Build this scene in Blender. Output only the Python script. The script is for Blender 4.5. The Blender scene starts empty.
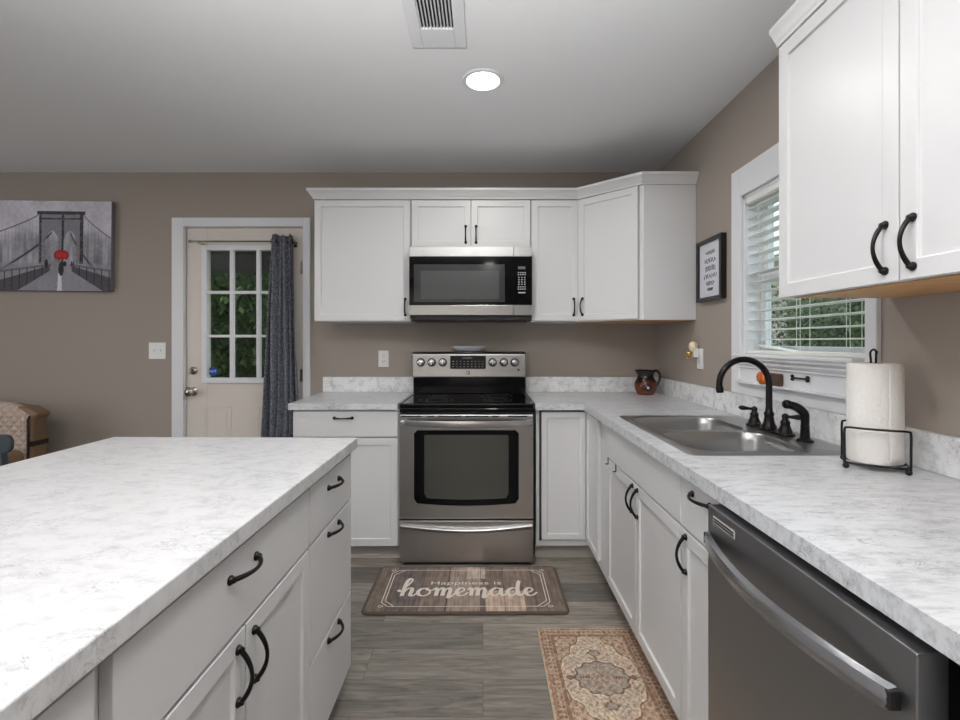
import bpy, bmesh, math, random
import numpy as np
from mathutils import Matrix, Vector
PI = math.pi
random.seed(7); np.random.seed(7)
SC = bpy.context.scene
COL = SC.collection

# ---------------------------------------------------------------- camera
cam_d = bpy.data.cameras.new('camera'); cam = bpy.data.objects.new('camera', cam_d); COL.objects.link(cam)
cam.location = (0, 0, 1.265); cam.rotation_euler = (PI/2, 0, 0)
cam_d.sensor_width = 36; cam_d.lens = 36*475/960
cam_d.shift_x = -3/960; cam_d.shift_y = -18/960
cam_d.clip_start = 0.05
SC.camera = cam
# ---------------------------------------------------------------- world, view
w = bpy.data.worlds.new('world'); SC.world = w; w.use_nodes = True
bg = w.node_tree.nodes['Background']; bg.inputs[0].default_value = (0.80, 0.88, 1.0, 1); bg.inputs[1].default_value = 2.2
SC.view_settings.view_transform = 'Standard'; SC.view_settings.look = 'None'
SC.view_settings.gamma = 1; SC.view_settings.use_curve_mapping = False
SC.view_settings.exposure = 0.24

def area(name, loc, rot, size, power, color=(1, 1, 1), sizey=None, shape='RECTANGLE'):
    d = bpy.data.lights.new(name, 'AREA'); d.shape = shape; d.size = size
    if sizey: d.size_y = sizey
    d.energy = power; d.color = color
    o = bpy.data.objects.new(name, d); COL.objects.link(o); o.location = loc; o.rotation_euler = rot
    return o
CEIL = 2.46
# area lights added out of view at the rear and left walls as fill
area('rear_window_light', (-0.9, -2.95, 1.35), (PI/2, 0, PI), 2.2, 34, (0.93, 0.97, 1.0), 1.7)
area('left_window_light', (-5.35, 0.2, 1.45), (PI/2, 0, -PI/2), 1.8, 34, (0.93, 0.97, 1.0), 1.4)
# unseen uplight added behind the camera to brighten the ceiling, like a bounced flash
bf = area('bounce_flash', (-0.25, -0.35, 1.5), (PI-0.40, 0, 0), 0.5, 46, (1.0, 0.99, 0.975)); bf.data.spread = math.radians(110)

# ---------------------------------------------------------------- materials
def nt(name):
    m = bpy.data.materials.new(name); m.use_nodes = True
    n = m.node_tree.nodes; l = m.node_tree.links
    return m, n, l, n['Principled BSDF']
def mat(name, c, rough=0.5, metal=0.0, bump=0, bscale=60, stretch=(1, 1, 1), coat=0, emit=None, var=0, spec=None, sheen=0):
    m, n, l, p = nt(name)
    p.inputs['Base Color'].default_value = (*c, 1); p.inputs['Roughness'].default_value = rough
    p.inputs['Metallic'].default_value = metal
    if spec is not None: p.inputs['Specular IOR Level'].default_value = spec
    if coat: p.inputs['Coat Weight'].default_value = coat; p.inputs['Coat Roughness'].default_value = 0.08
    if sheen: p.inputs['Sheen Weight'].default_value = sheen
    if emit: p.inputs['Emission Color'].default_value = (*c, 1); p.inputs['Emission Strength'].default_value = emit
    if bump or var:
        tc = n.new('ShaderNodeTexCoord'); mp = n.new('ShaderNodeMapping'); mp.inputs['Scale'].default_value = stretch
        ns = n.new('ShaderNodeTexNoise'); ns.inputs['Scale'].default_value = bscale; ns.inputs['Detail'].default_value = 4
        l.new(tc.outputs['Object'], mp.inputs[0]); l.new(mp.outputs[0], ns.inputs['Vector'])
        if bump:
            b = n.new('ShaderNodeBump'); b.inputs['Strength'].default_value = bump; b.inputs['Distance'].default_value = 0.004
            l.new(ns.outputs['Fac'], b.inputs['Height']); l.new(b.outputs[0], p.inputs['Normal'])
        if var:
            r = n.new('ShaderNodeValToRGB')
            r.color_ramp.elements[0].color = (*[x*(1-var) for x in c], 1); r.color_ramp.elements[1].color = (*[min(1, x*(1+var)) for x in c], 1)
            r.color_ramp.elements[0].position = 0.3; r.color_ramp.elements[1].position = 0.7
            l.new(ns.outputs['Fac'], r.inputs[0]); l.new(r.outputs[0], p.inputs['Base Color'])
    return m
def srgb(r, g, b):
    f = lambda v: (v/255/12.92) if v/255 <= 0.04045 else ((v/255+0.055)/1.055)**2.4
    return (f(r), f(g), f(b))
M = {}
M['wall'] = mat('wall_paint', srgb(162, 152, 143), 0.75, bump=0.15, bscale=140)
M['ceil'] = mat('ceiling_paint', srgb(238, 239, 241), 0.85, bump=0.1, bscale=90)
M['white'] = mat('cabinet_white', srgb(214, 214, 215), 0.38)
M['trim'] = mat('trim_white', srgb(228, 229, 232), 0.4)
M['toe'] = mat('toe_kick_greige', srgb(176, 170, 162), 0.6)
M['door'] = mat('door_almond', srgb(218, 210, 202), 0.45)
M['bronze'] = mat('dark_bronze', (0.012, 0.010, 0.010), 0.3, 0.6)
M['blackmetal'] = mat('black_metal', (0.015, 0.014, 0.014), 0.35, 0.5)
M['steel'] = mat('stainless', (0.45, 0.445, 0.44), 0.30, 1.0, bump=0.05, bscale=90, stretch=(6, 6, 0.05))
M['steelm'] = mat('brushed_steel_panel', (0.33, 0.33, 0.325), 0.28, 1.0, bump=0.05, bscale=90, stretch=(6, 6, 0.05))  # stainless copy with its colour darkened where reflections come out too bright
M['steeld'] = mat('dishwasher_steel', (0.36, 0.365, 0.375), 0.36, 1.0, bump=0.06, bscale=90, stretch=(6, 6, 0.05))
M['steelh'] = mat('handle_steel', (0.6, 0.6, 0.62), 0.22, 1.0)
M['steeldh'] = mat('dishwasher_handle_steel', (0.58, 0.59, 0.62), 0.22, 1.0)
M['sink'] = mat('sink_steel', (0.40, 0.40, 0.40), 0.34, 1.0, bump=0.05, bscale=200)
M['blackglass'] = mat('black_glass', (0.004, 0.004, 0.005), 0.06, spec=0.18)
M['ovenglass'] = mat('oven_window', (0.10, 0.10, 0.09), 0.08, 0.5)
M['mwglass'] = mat('microwave_window', (0.04, 0.042, 0.045), 0.12, spec=0.35)
M['mwmesh'] = mat('microwave_screen', (0.065, 0.068, 0.07), 0.2, spec=0.35)
M['black'] = mat('black_plastic', (0.012, 0.012, 0.012), 0.4)
M['greybtn'] = mat('button_grey', (0.35, 0.35, 0.36), 0.5)
M['plate'] = mat('plate_white', srgb(236, 236, 234), 0.35)
M['ringgrey'] = mat('burner_ring_grey', (0.07, 0.07, 0.07), 0.3)
M['badgegrey'] = mat('badge_silver', (0.5, 0.5, 0.5), 0.4)
M['slot'] = mat('slot_dark', (0.03, 0.03, 0.03), 0.6)
M['nickel'] = mat('satin_nickel', (0.42, 0.38, 0.34), 0.22, 1.0)
M['brass'] = mat('brass', (0.62, 0.40, 0.16), 0.25, 1.0)
M['cream'] = mat('cream_shade', srgb(240, 226, 190), 0.4)
M['under'] = mat('cabinet_underside_wood', srgb(196, 150, 98), 0.5, var=0.12, bscale=14, stretch=(8, 1, 1))
M['lamp'] = mat('lamp_lens', (1, 0.98, 0.95), 0.5, emit=9)
M['paper'] = mat('paper_towel', srgb(222, 219, 215), 0.9, bump=0.5, bscale=130)
M['card'] = mat('cardboard_core', srgb(150, 120, 90), 0.9)
M['red'] = mat('umbrella_red', srgb(150, 25, 25), 0.8)
M['blue'] = mat('sticker_blue', srgb(20, 80, 170), 0.4)
M['inkwhite'] = mat('print_white', srgb(225, 216, 205), 0.85)
M['inkblack'] = mat('print_black', (0.02, 0.02, 0.02), 0.7)
M['pagewhite'] = mat('print_paper', srgb(214, 214, 222), 0.6)
M['blind'] = mat('blind_white', srgb(232, 234, 228), 0.5)
M['leather'] = mat('tan_leather', srgb(126, 102, 78), 0.5, bump=0.2, bscale=120, var=0.12)
M['band'] = mat('dark_band', srgb(40, 28, 26), 0.7)
M['slate'] = mat('slate_paint', srgb(52, 62, 70), 0.45)
M['orange'] = mat('orange_glaze', srgb(214, 98, 22), 0.15, coat=0.6, var=0.25, bscale=30)
M['brownblk'] = mat('brown_wood', srgb(84, 62, 50), 0.5, var=0.3, bscale=60)
M['spoon'] = mat('spoon_rest_glaze', srgb(205, 207, 214), 0.25)
M['siding'] = mat('neighbour_siding', srgb(170, 160, 145), 0.8, bump=0.6, bscale=8, stretch=(0.1, 0.1, 6))
M['roofw'] = mat('roof_white', srgb(225, 225, 220), 0.8)
M['ground'] = mat('lawn', srgb(70, 84, 48), 0.95, var=0.3, bscale=6)
M['porch'] = mat('porch_boards', srgb(70, 66, 58), 0.8, var=0.15, bscale=3, stretch=(1, 14, 1))
M['post'] = mat('porch_post_wood', srgb(140, 100, 60), 0.7, var=0.1, bscale=20)

def marble(name, rot, stretch, base=srgb(236, 237, 238), dark=srgb(150, 152, 157), amount=1.0):
    m, n, l, p = nt(name); p.inputs['Roughness'].default_value = 0.28
    tc = n.new('ShaderNodeTexCoord'); mp = n.new('ShaderNodeMapping')
    mp.inputs['Rotation'].default_value = rot; mp.inputs['Scale'].default_value = stretch
    l.new(tc.outputs['Object'], mp.inputs[0])
    def vein(scale, dist, width, s):
        a = n.new('ShaderNodeTexNoise'); a.inputs['Scale'].default_value = scale; a.inputs['Detail'].default_value = 7
        a.inputs['Roughness'].default_value = 0.62; a.inputs['Distortion'].default_value = dist
        l.new(mp.outputs[0], a.inputs['Vector'])
        b = n.new('ShaderNodeMath'); b.operation = 'SUBTRACT'; b.inputs[1].default_value = 0.5; l.new(a.outputs['Fac'], b.inputs[0])
        c = n.new('ShaderNodeMath'); c.operation = 'ABSOLUTE'; l.new(b.outputs[0], c.inputs[0])
        r = n.new('ShaderNodeMapRange'); r.inputs[1].default_value = 0; r.inputs[2].default_value = width
        r.inputs[3].default_value = s; r.inputs[4].default_value = 0; l.new(c.outputs[0], r.inputs[0])
        return r
    v1 = vein(3.6, 1.0, 0.013, 0.75*amount); v2 = vein(9.0, 1.3, 0.02, 0.5*amount)
    cl = n.new('ShaderNodeTexNoise'); cl.inputs['Scale'].default_value = 8.0; cl.inputs['Detail'].default_value = 8; cl.inputs['Roughness'].default_value = 0.7
    l.new(mp.outputs[0], cl.inputs['Vector'])
    cr = n.new('ShaderNodeMapRange'); cr.inputs[1].default_value = 0.47; cr.inputs[2].default_value = 0.80; cr.inputs[3].default_value = 0; cr.inputs[4].default_value = 0.85*amount
    l.new(cl.outputs['Fac'], cr.inputs[0])
    mk = n.new('ShaderNodeTexNoise'); mk.inputs['Scale'].default_value = 3.1; l.new(mp.outputs[0], mk.inputs['Vector'])
    mr = n.new('ShaderNodeMapRange'); mr.inputs[1].default_value = 0.42; mr.inputs[2].default_value = 0.62; l.new(mk.outputs['Fac'], mr.inputs[0])
    s1 = n.new('ShaderNodeMath'); s1.operation = 'ADD'; l.new(v1.outputs[0], s1.inputs[0]); l.new(v2.outputs[0], s1.inputs[1])
    s2 = n.new('ShaderNodeMath'); s2.operation = 'MULTIPLY'; l.new(s1.outputs[0], s2.inputs[0]); l.new(mr.outputs[0], s2.inputs[1])
    s3 = n.new('ShaderNodeMath'); s3.operation = 'ADD'; s3.use_clamp = True; l.new(s2.outputs[0], s3.inputs[0]); l.new(cr.outputs[0], s3.inputs[1])
    mx = n.new('ShaderNodeMix'); mx.data_type = 'RGBA'; l.new(s3.outputs[0], mx.inputs['Factor'])
    mx.inputs[6].default_value = (*base, 1); mx.inputs[7].default_value = (*dark, 1)
    l.new(mx.outputs[2], p.inputs['Base Color'])
    return m
M['marble'] = marble('marble_laminate', (0, 0, 0.15), (2.2, 7.0, 5.0), srgb(208, 210, 213), srgb(112, 115, 121), 0.95)
M['marble2'] = marble('island_marble_laminate', (0, 0, 0.5), (2.2, 3.6, 3.2), srgb(211, 211, 212), srgb(126, 128, 133), 0.6)
M['marble_up'] = marble('backsplash_marble_laminate', (0.3, 0.2, 0.1), (2.5, 2.5, 2.5))

def floor_mat():
    m, n, l, p = nt('vinyl_planks'); p.inputs['Roughness'].default_value = 0.42
    tc = n.new('ShaderNodeTexCoord')
    bt = n.new('ShaderNodeTexBrick'); bt.inputs['Scale'].default_value = 1; bt.inputs['Brick Width'].default_value = 1.22; bt.inputs['Row Height'].default_value = 0.178
    bt.inputs['Mortar Size'].default_value = 0.0009; bt.inputs['Mortar Smooth'].default_value = 0.2; bt.offset = 0.37; bt.offset_frequency = 2
    bt.inputs['Color1'].default_value = (*srgb(162, 155, 146), 1); bt.inputs['Color2'].default_value = (*srgb(116, 112, 107), 1)
    bt.inputs['Mortar'].default_value = (*srgb(92, 87, 82), 1); bt.inputs['Bias'].default_value = 0
    l.new(tc.outputs['Object'], bt.inputs['Vector'])
    mp = n.new('ShaderNodeMapping'); mp.inputs['Scale'].default_value = (1.4, 13, 1); l.new(tc.outputs['Object'], mp.inputs[0])
    # per-plank offset of the grain
    ad = n.new('ShaderNodeVectorMath'); ad.operation = 'ADD'
    sc = n.new('ShaderNodeVectorMath'); sc.operation = 'SCALE'; sc.inputs['Scale'].default_value = 90
    l.new(bt.outputs['Color'], sc.inputs[0]); l.new(mp.outputs[0], ad.inputs[0]); l.new(sc.outputs[0], ad.inputs[1])
    ns = n.new('ShaderNodeTexNoise'); ns.inputs['Scale'].default_value = 2.2; ns.inputs['Detail'].default_value = 8; ns.inputs['Distortion'].default_value = 1.6; ns.inputs['Roughness'].default_value = 0.65
    l.new(ad.outputs[0], ns.inputs['Vector'])
    rp = n.new('ShaderNodeValToRGB'); e = rp.color_ramp.elements
    e[0].position = 0.3; e[0].color = (0.36, 0.35, 0.34, 1); e[1].position = 0.68; e[1].color = (1.12, 1.10, 1.07, 1)
    l.new(ns.outputs['Fac'], rp.inputs[0])
    mx = n.new('ShaderNodeMix'); mx.data_type = 'RGBA'; mx.blend_type = 'MULTIPLY'; mx.inputs['Factor'].default_value = 1
    l.new(bt.outputs['Color'], mx.inputs[6]); l.new(rp.outputs[0], mx.inputs[7]); l.new(mx.outputs[2], p.inputs['Base Color'])
    b = n.new('ShaderNodeBump'); b.inputs['Strength'].default_value = 0.12; b.inputs['Distance'].default_value = 0.003
    l.new(ns.outputs['Fac'], b.inputs['Height']); l.new(b.outputs[0], p.inputs['Normal'])
    return m
M['floor'] = floor_mat()

def glass_mat():
    m = bpy.data.materials.new('window_glass'); m.use_nodes = True; n = m.node_tree.nodes; l = m.node_tree.links
    n.remove(n['Principled BSDF']); out = n['Material Output']
    tr = n.new('ShaderNodeBsdfTransparent'); tr.inputs[0].default_value = (0.86, 0.9, 0.88, 1)
    gl = n.new('ShaderNodeBsdfGlossy'); gl.inputs['Roughness'].default_value = 0.02
    lw = n.new('ShaderNodeLayerWeight'); lw.inputs[0].default_value = 0.5
    pw = n.new('ShaderNodeMath'); pw.operation = 'POWER'; pw.inputs[1].default_value = 5; l.new(lw.outputs['Facing'], pw.inputs[0])
    fr = n.new('ShaderNodeMath'); fr.operation = 'MULTIPLY_ADD'; fr.inputs[1].default_value = 0.94; fr.inputs[2].default_value = 0.04; l.new(pw.outputs[0], fr.inputs[0])
    mx = n.new('ShaderNodeMixShader'); l.new(fr.outputs[0], mx.inputs[0]); l.new(tr.outputs[0], mx.inputs[1]); l.new(gl.outputs[0], mx.inputs[2])
    l.new(mx.outputs[0], out.inputs['Surface'])
    return m
M['glass'] = glass_mat()

def colattr(name, rough=0.85, bump=0.0, bscale=400):
    m, n, l, p = nt(name); p.inputs['Roughness'].default_value = rough
    a = n.new('ShaderNodeVertexColor'); a.layer_name = 'Col'; l.new(a.outputs[0], p.inputs['Base Color'])
    if bump:
        tc = n.new('ShaderNodeTexCoord'); ns = n.new('ShaderNodeTexNoise'); ns.inputs['Scale'].default_value = bscale
        b = n.new('ShaderNodeBump'); b.inputs['Strength'].default_value = bump; b.inputs['Distance'].default_value = 0.003
        l.new(tc.outputs['Object'], ns.inputs['Vector']); l.new(ns.outputs['Fac'], b.inputs['Height']); l.new(b.outputs[0], p.inputs['Normal'])
    return m
M['canvas'] = colattr('painted_canvas', 0.7)
M['rug'] = colattr('woven_rug', 0.95, 0.6, 500)
M['matprint'] = colattr('printed_mat', 0.8, 0.2, 300)
M['rugedge'] = mat('rug_binding', srgb(196, 176, 150), 0.95)
M['matedge'] = mat('mat_edge', srgb(92, 80, 70), 0.9)

def curtain_mat():
    m, n, l, p = nt('curtain_tweed'); p.inputs['Roughness'].default_value = 0.95
    tc = n.new('ShaderNodeTexCoord')
    mp = n.new('ShaderNodeMapping'); mp.inputs['Scale'].default_value = (1, 1, 0.35)
    l.new(tc.outputs['Object'], mp.inputs[0])
    ns = n.new('ShaderNodeTexNoise'); ns.inputs['Scale'].default_value = 190; ns.inputs['Detail'].default_value = 2; l.new(mp.outputs[0], ns.inputs['Vector'])
    r = n.new('ShaderNodeValToRGB'); e = r.color_ramp.elements
    e[0].position = 0.35; e[0].color = (*srgb(60, 62, 71), 1); e[1].position = 0.70; e[1].color = (*srgb(142, 145, 156), 1)
    l.new(ns.outputs['Fac'], r.inputs[0]); l.new(r.outputs[0], p.inputs['Base Color'])
    return m
M['curtain'] = curtain_mat()
def quilt_mat():
    m, n, l, p = nt('quilted_cover'); p.inputs['Roughness'].default_value = 0.9; p.inputs['Base Color'].default_value = (*srgb(196, 176, 163), 1)
    tc = n.new('ShaderNodeTexCoord'); mp = n.new('ShaderNodeMapping'); mp.inputs['Rotation'].default_value = (0, PI/4, 0)
    l.new(tc.outputs['Object'], mp.inputs[0]); sx = n.new('ShaderNodeSeparateXYZ'); l.new(mp.outputs[0], sx.inputs[0])
    def ridge(o):
        a = n.new('ShaderNodeMath'); a.operation = 'MULTIPLY'; a.inputs[1].default_value = 75; l.new(o, a.inputs[0])
        s = n.new('ShaderNodeMath'); s.operation = 'SINE'; l.new(a.outputs[0], s.inputs[0])
        b = n.new('ShaderNodeMath'); b.operation = 'ABSOLUTE'; l.new(s.outputs[0], b.inputs[0])
        return b
    a = ridge(sx.outputs['X']); b = ridge(sx.outputs['Z'])
    mn = n.new('ShaderNodeMath'); mn.operation = 'MINIMUM'; l.new(a.outputs[0], mn.inputs[0]); l.new(b.outputs[0], mn.inputs[1])
    bp = n.new('ShaderNodeBump'); bp.inputs['Strength'].default_value = 1; bp.inputs['Distance'].default_value = 0.012
    l.new(mn.outputs[0], bp.inputs['Height']); l.new(bp.outputs[0], p.inputs['Normal'])
    return m
M['quilt'] = quilt_mat()
def jug_mat():
    m, n, l, p = nt('brown_glaze'); p.inputs['Roughness'].default_value = 0.12
    tc = n.new('ShaderNodeTexCoord'); sx = n.new('ShaderNodeSeparateXYZ'); l.new(tc.outputs['Object'], sx.inputs[0])
    ns = n.new('ShaderNodeTexNoise'); ns.inputs['Scale'].default_value = 28; ns.inputs['Detail'].default_value = 4; l.new(tc.outputs['Object'], ns.inputs['Vector'])
    ad = n.new('ShaderNodeMath'); ad.operation = 'MULTIPLY_ADD'; ad.inputs[1].default_value = 0.12; l.new(ns.outputs['Fac'], ad.inputs[0]); l.new(sx.outputs['Z'], ad.inputs[2])
    r = n.new('ShaderNodeValToRGB'); e = r.color_ramp.elements
    e[0].position = 0.08; e[0].color = (*srgb(128, 72, 46), 1); e[1].position = 0.165; e[1].color = (*srgb(30, 20, 16), 1)
    x = r.color_ramp.elements.new(0.13); x.color = (*srgb(92, 40, 26), 1)
    l.new(ad.outputs[0], r.inputs[0]); l.new(r.outputs[0], p.inputs['Base Color'])
    return m
M['jug'] = jug_mat()
def leaf_mat(name, c1, c2):
    m, n, l, p = nt(name); p.inputs['Roughness'].default_value = 0.7
    tc = n.new('ShaderNodeTexCoord'); ns = n.new('ShaderNodeTexNoise'); ns.inputs['Scale'].default_value = 5; ns.inputs['Detail'].default_value = 6
    r = n.new('ShaderNodeValToRGB'); r.color_ramp.elements[0].position = 0.35; r.color_ramp.elements[1].position = 0.65
    r.color_ramp.elements[0].color = (*c1, 1); r.color_ramp.elements[1].color = (*c2, 1)
    l.new(tc.outputs['Object'], ns.inputs['Vector']); l.new(ns.outputs['Fac'], r.inputs[0]); l.new(r.outputs[0], p.inputs['Base Color'])
    return m
M['leaf'] = leaf_mat('hedge_leaves', srgb(44, 58, 28), srgb(108, 122, 76))
M['leafd'] = leaf_mat('tree_leaves', srgb(36, 52, 26), srgb(92, 112, 58))

# ---------------------------------------------------------------- builders
W = {}
def Tm(x, y, z, rz=0): return Matrix.Translation((x, y, z)) @ Matrix.Rotation(rz, 4, 'Z')
def tag(o, label, cat, group=None, kind=None):
    if label: o['label'] = label
    if cat: o['category'] = cat
    if group: o['group'] = group
    if kind: o['kind'] = kind
    return o
def thing(name, label, cat, mw, group=None, kind=None):
    if not isinstance(mw, Matrix): mw = Matrix.Translation(mw)
    o = bpy.data.objects.new(name, None); COL.objects.link(o); o.empty_display_size = 0.1
    o.matrix_basis = mw; W[o] = mw.copy()
    return tag(o, label, cat, group, kind)
class MB:
    def __init__(s, T=None): s.bm = bmesh.new(); s.T = T or Matrix.Identity(4); s.mi = 0
    def _fin(s, vs, faces, T=None):
        t = s.T @ T if T is not None else s.T
        for v in vs: v.co = t @ v.co
        for f in faces: f.material_index = s.mi
    def box(s, x0, x1, y0, y1, z0, z1, T=None):
        r = bmesh.ops.create_cube(s.bm, size=1); vs = r['verts']
        for v in vs: v.co = Vector(((x0+x1)/2+v.co.x*(x1-x0), (y0+y1)/2+v.co.y*(y1-y0), (z0+z1)/2+v.co.z*(z1-z0)))
        fs = list({f for v in vs for f in v.link_faces}); s._fin(vs, fs, T); return fs
    def prism(s, pts, z0, z1, T=None):      # polygon in XY extruded along Z (before T)
        a = [s.bm.verts.new((p[0], p[1], z0)) for p in pts]; b = [s.bm.verts.new((p[0], p[1], z1)) for p in pts]
        fs = [s.bm.faces.new(a[::-1]), s.bm.faces.new(b)]
        k = len(pts)
        for i in range(k): fs.append(s.bm.faces.new((a[i], a[(i+1) % k], b[(i+1) % k], b[i])))
        s._fin(a+b, fs, T); return fs
    def lathe(s, prof, T=None, seg=24, cap=True, rad=None):
        rings = []; vs = []
        for r, z in prof:
            ring = []
            for i in range(seg):
                a = 2*PI*i/seg; q = r*(rad(a, z) if rad else 1)
                ring.append(s.bm.verts.new((q*math.cos(a), q*math.sin(a), z)))
            rings.append(ring); vs += ring
        fs = []
        for i in range(len(rings)-1):
            for j in range(seg): fs.append(s.bm.faces.new((rings[i][j], rings[i][(j+1) % seg], rings[i+1][(j+1) % seg], rings[i+1][j])))
        if cap: fs += [s.bm.faces.new(rings[0][::-1]), s.bm.faces.new(rings[-1])]
        s._fin(vs, fs, T); return fs
    def tube(s, pts, rad, seg=10, closed=False, T=None, flat=None):
        pts = [Vector(p) for p in pts]; n = len(pts)
        if not isinstance(rad, (list, tuple)): rad = [rad]*n
        tans = []
        for i in range(n):
            if closed: t = pts[(i+1) % n]-pts[i-1]
            else: t = pts[min(i+1, n-1)]-pts[max(i-1, 0)]
            tans.append(t.normalized())
        up = Vector((0, 0, 1)) if abs(tans[0].z) < 0.9 else Vector((1, 0, 0))
        nrm = (up-tans[0]*up.dot(tans[0])).normalized(); rings = []; vs = []
        for i in range(n):
            if i: nrm = (nrm-tans[i]*nrm.dot(tans[i])).normalized()
            bi = tans[i].cross(nrm); ring = []
            for j in range(seg):
                a = 2*PI*j/seg
                ring.append(s.bm.verts.new(pts[i]+(nrm*math.cos(a)*(flat or 1)+bi*math.sin(a))*rad[i]))
            rings.append(ring); vs += ring
        fs = []
        for i in range(n if closed else n-1):
            A, B = rings[i], rings[(i+1) % n]
            for j in range(seg): fs.append(s.bm.faces.new((A[j], A[(j+1) % seg], B[(j+1) % seg], B[j])))
        if not closed: fs += [s.bm.faces.new(rings[0][::-1]), s.bm.faces.new(rings[-1])]
        s._fin(vs, fs, T); return fs
    def ball(s, c, r, T=None, sc=(1, 1, 1), seg=16):
        q = bmesh.ops.create_uvsphere(s.bm, u_segments=seg, v_segments=max(6, seg//2), radius=r); vs = q['verts']
        for v in vs: v.co = Vector((c[0]+v.co.x*sc[0], c[1]+v.co.y*sc[1], c[2]+v.co.z*sc[2]))
        fs = list({f for v in vs for f in v.link_faces}); s._fin(vs, fs, T); return fs
    def grid(s, P):                          # P[i][j] points
        vs = [[s.bm.verts.new(p) for p in row] for row in P]; fs = []
        for i in range(len(vs)-1):
            for j in range(len(vs[0])-1): fs.append(s.bm.faces.new((vs[i][j], vs[i+1][j], vs[i+1][j+1], vs[i][j+1])))
        s._fin([v for r in vs for v in r], fs); return fs
    def build(s, name, mats, parent=None, local=False, bevel=0, seg=2, smooth=None, origin=None, label=None, kind=None, fixn=True):
        if fixn: bmesh.ops.recalc_face_normals(s.bm, faces=s.bm.faces)
        if parent is not None: mw = W[parent]
        else: mw = Matrix.Translation(origin) if origin is not None else Matrix.Identity(4)
        if not local: s.bm.transform(mw.inverted())
        me = bpy.data.meshes.new(name); s.bm.to_mesh(me); s.bm.free()
        for m in (mats if isinstance(mats, (list, tuple)) else [mats]): me.materials.append(m)
        o = bpy.data.objects.new(name, me); COL.objects.link(o)
        if parent is not None: o.parent = parent
        else: o.matrix_basis = mw
        W[o] = mw.copy()
        if smooth:
            me.polygons.foreach_set('use_smooth', [True]*len(me.polygons))
            try: me.set_sharp_from_angle(angle=math.radians(smooth))
            except Exception: pass
        if bevel:
            b = o.modifiers.new('bevel', 'BEVEL'); b.width = bevel; b.segments = seg; b.limit_method = 'ANGLE'; b.angle_limit = math.radians(40)
        if label: o['label'] = label
        if kind: o['kind'] = kind
        return o
def inst(name, me, parent, world):
    o = bpy.data.objects.new(name, me); COL.objects.link(o); o.parent = parent
    o.matrix_basis = W[parent].inverted() @ world; W[o] = world.copy()
    return o
def catmull(P, n=8, closed=False):
    P = [Vector(p) for p in P]; out = []; k = len(P)
    R = range(k) if closed else range(k-1)
    for i in R:
        if closed: a, b, c, d = P[i-1], P[i], P[(i+1) % k], P[(i+2) % k]
        else: a, b, c, d = P[max(i-1, 0)], P[i], P[i+1], P[min(i+2, k-1)]
        for j in range(n):
            t = j/n
            out.append(0.5*((2*b)+(c-a)*t+(2*a-5*b+4*c-d)*t*t+(3*b-a-3*c+d)*t**3))
    if not closed: out.append(P[-1])
    return out
def text_mesh(s, size, ext=0.0004):
    cu = bpy.data.curves.new('t', 'FONT'); cu.body = s; cu.size = size; cu.align_x = 'CENTER'; cu.align_y = 'CENTER'; cu.extrude = ext
    o = bpy.data.objects.new('t', cu); COL.objects.link(o)
    dg = bpy.context.evaluated_depsgraph_get(); me = bpy.data.meshes.new_from_object(o.evaluated_get(dg))
    bpy.data.objects.remove(o); bpy.data.curves.remove(cu)
    me.materials.clear(); return me
def add_text(name, s, size, m, parent, world, ext=0.0004, label=None):
    me = text_mesh(s, size, ext); me.materials.append(m); me.name = name
    o = inst(name, me, parent, world)
    if label: o['label'] = label
    return o

# ---------------------------------------------------------------- room shell
XR = 1.23; YB = 3.35; XL = -5.4; YF = -3.0
b = MB(); b.box(XL, XR+0.15, YF, YB+0.15, -0.05, 0); b.build('floor', M['floor'], kind='structure')
b = MB(); b.box(XL, XR+0.15, YF, YB+0.15, CEIL, CEIL+0.05); b.build('ceiling', M['ceil'], kind='structure')
DX0, DX1, DZ = -2.115, -1.255, 2.085          # door rough opening
b = MB()
b.box(XL, DX0, YB, YB+0.12, 0, CEIL); b.box(DX1, XR+0.12, YB, YB+0.12, 0, CEIL); b.box(DX0, DX1, YB, YB+0.12, DZ, CEIL)
b.build('wall_back', M['wall'], kind='structure')
WY0, WY1, WZ0, WZ1 = 1.51, 2.246, 1.20, 1.952
b = MB()
b.box(XR, XR+0.12, YF, WY0, 0, CEIL); b.box(XR, XR+0.12, WY1, YB, 0, CEIL); b.box(XR, XR+0.12, WY0, WY1, 0, WZ0); b.box(XR, XR+0.12, WY0, WY1, WZ1, CEIL)
b.build('wall_right', M['wall'], kind='structure')
b = MB(); b.box(XL-0.1, XL, YF, YB+0.12, 0, CEIL); b.build('wall_left', M['wall'], kind='structure')
b = MB(); b.box(XL-0.1, XR+0.12, YF-0.1, YF, 0, CEIL); b.build('wall_front', M['wall'], kind='structure')
b = MB(); b.box(XL, -2.19, YB-0.014, YB, 0, 0.09); b.build('baseboard_back', M['trim'], bevel=0.003, kind='structure')

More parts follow.
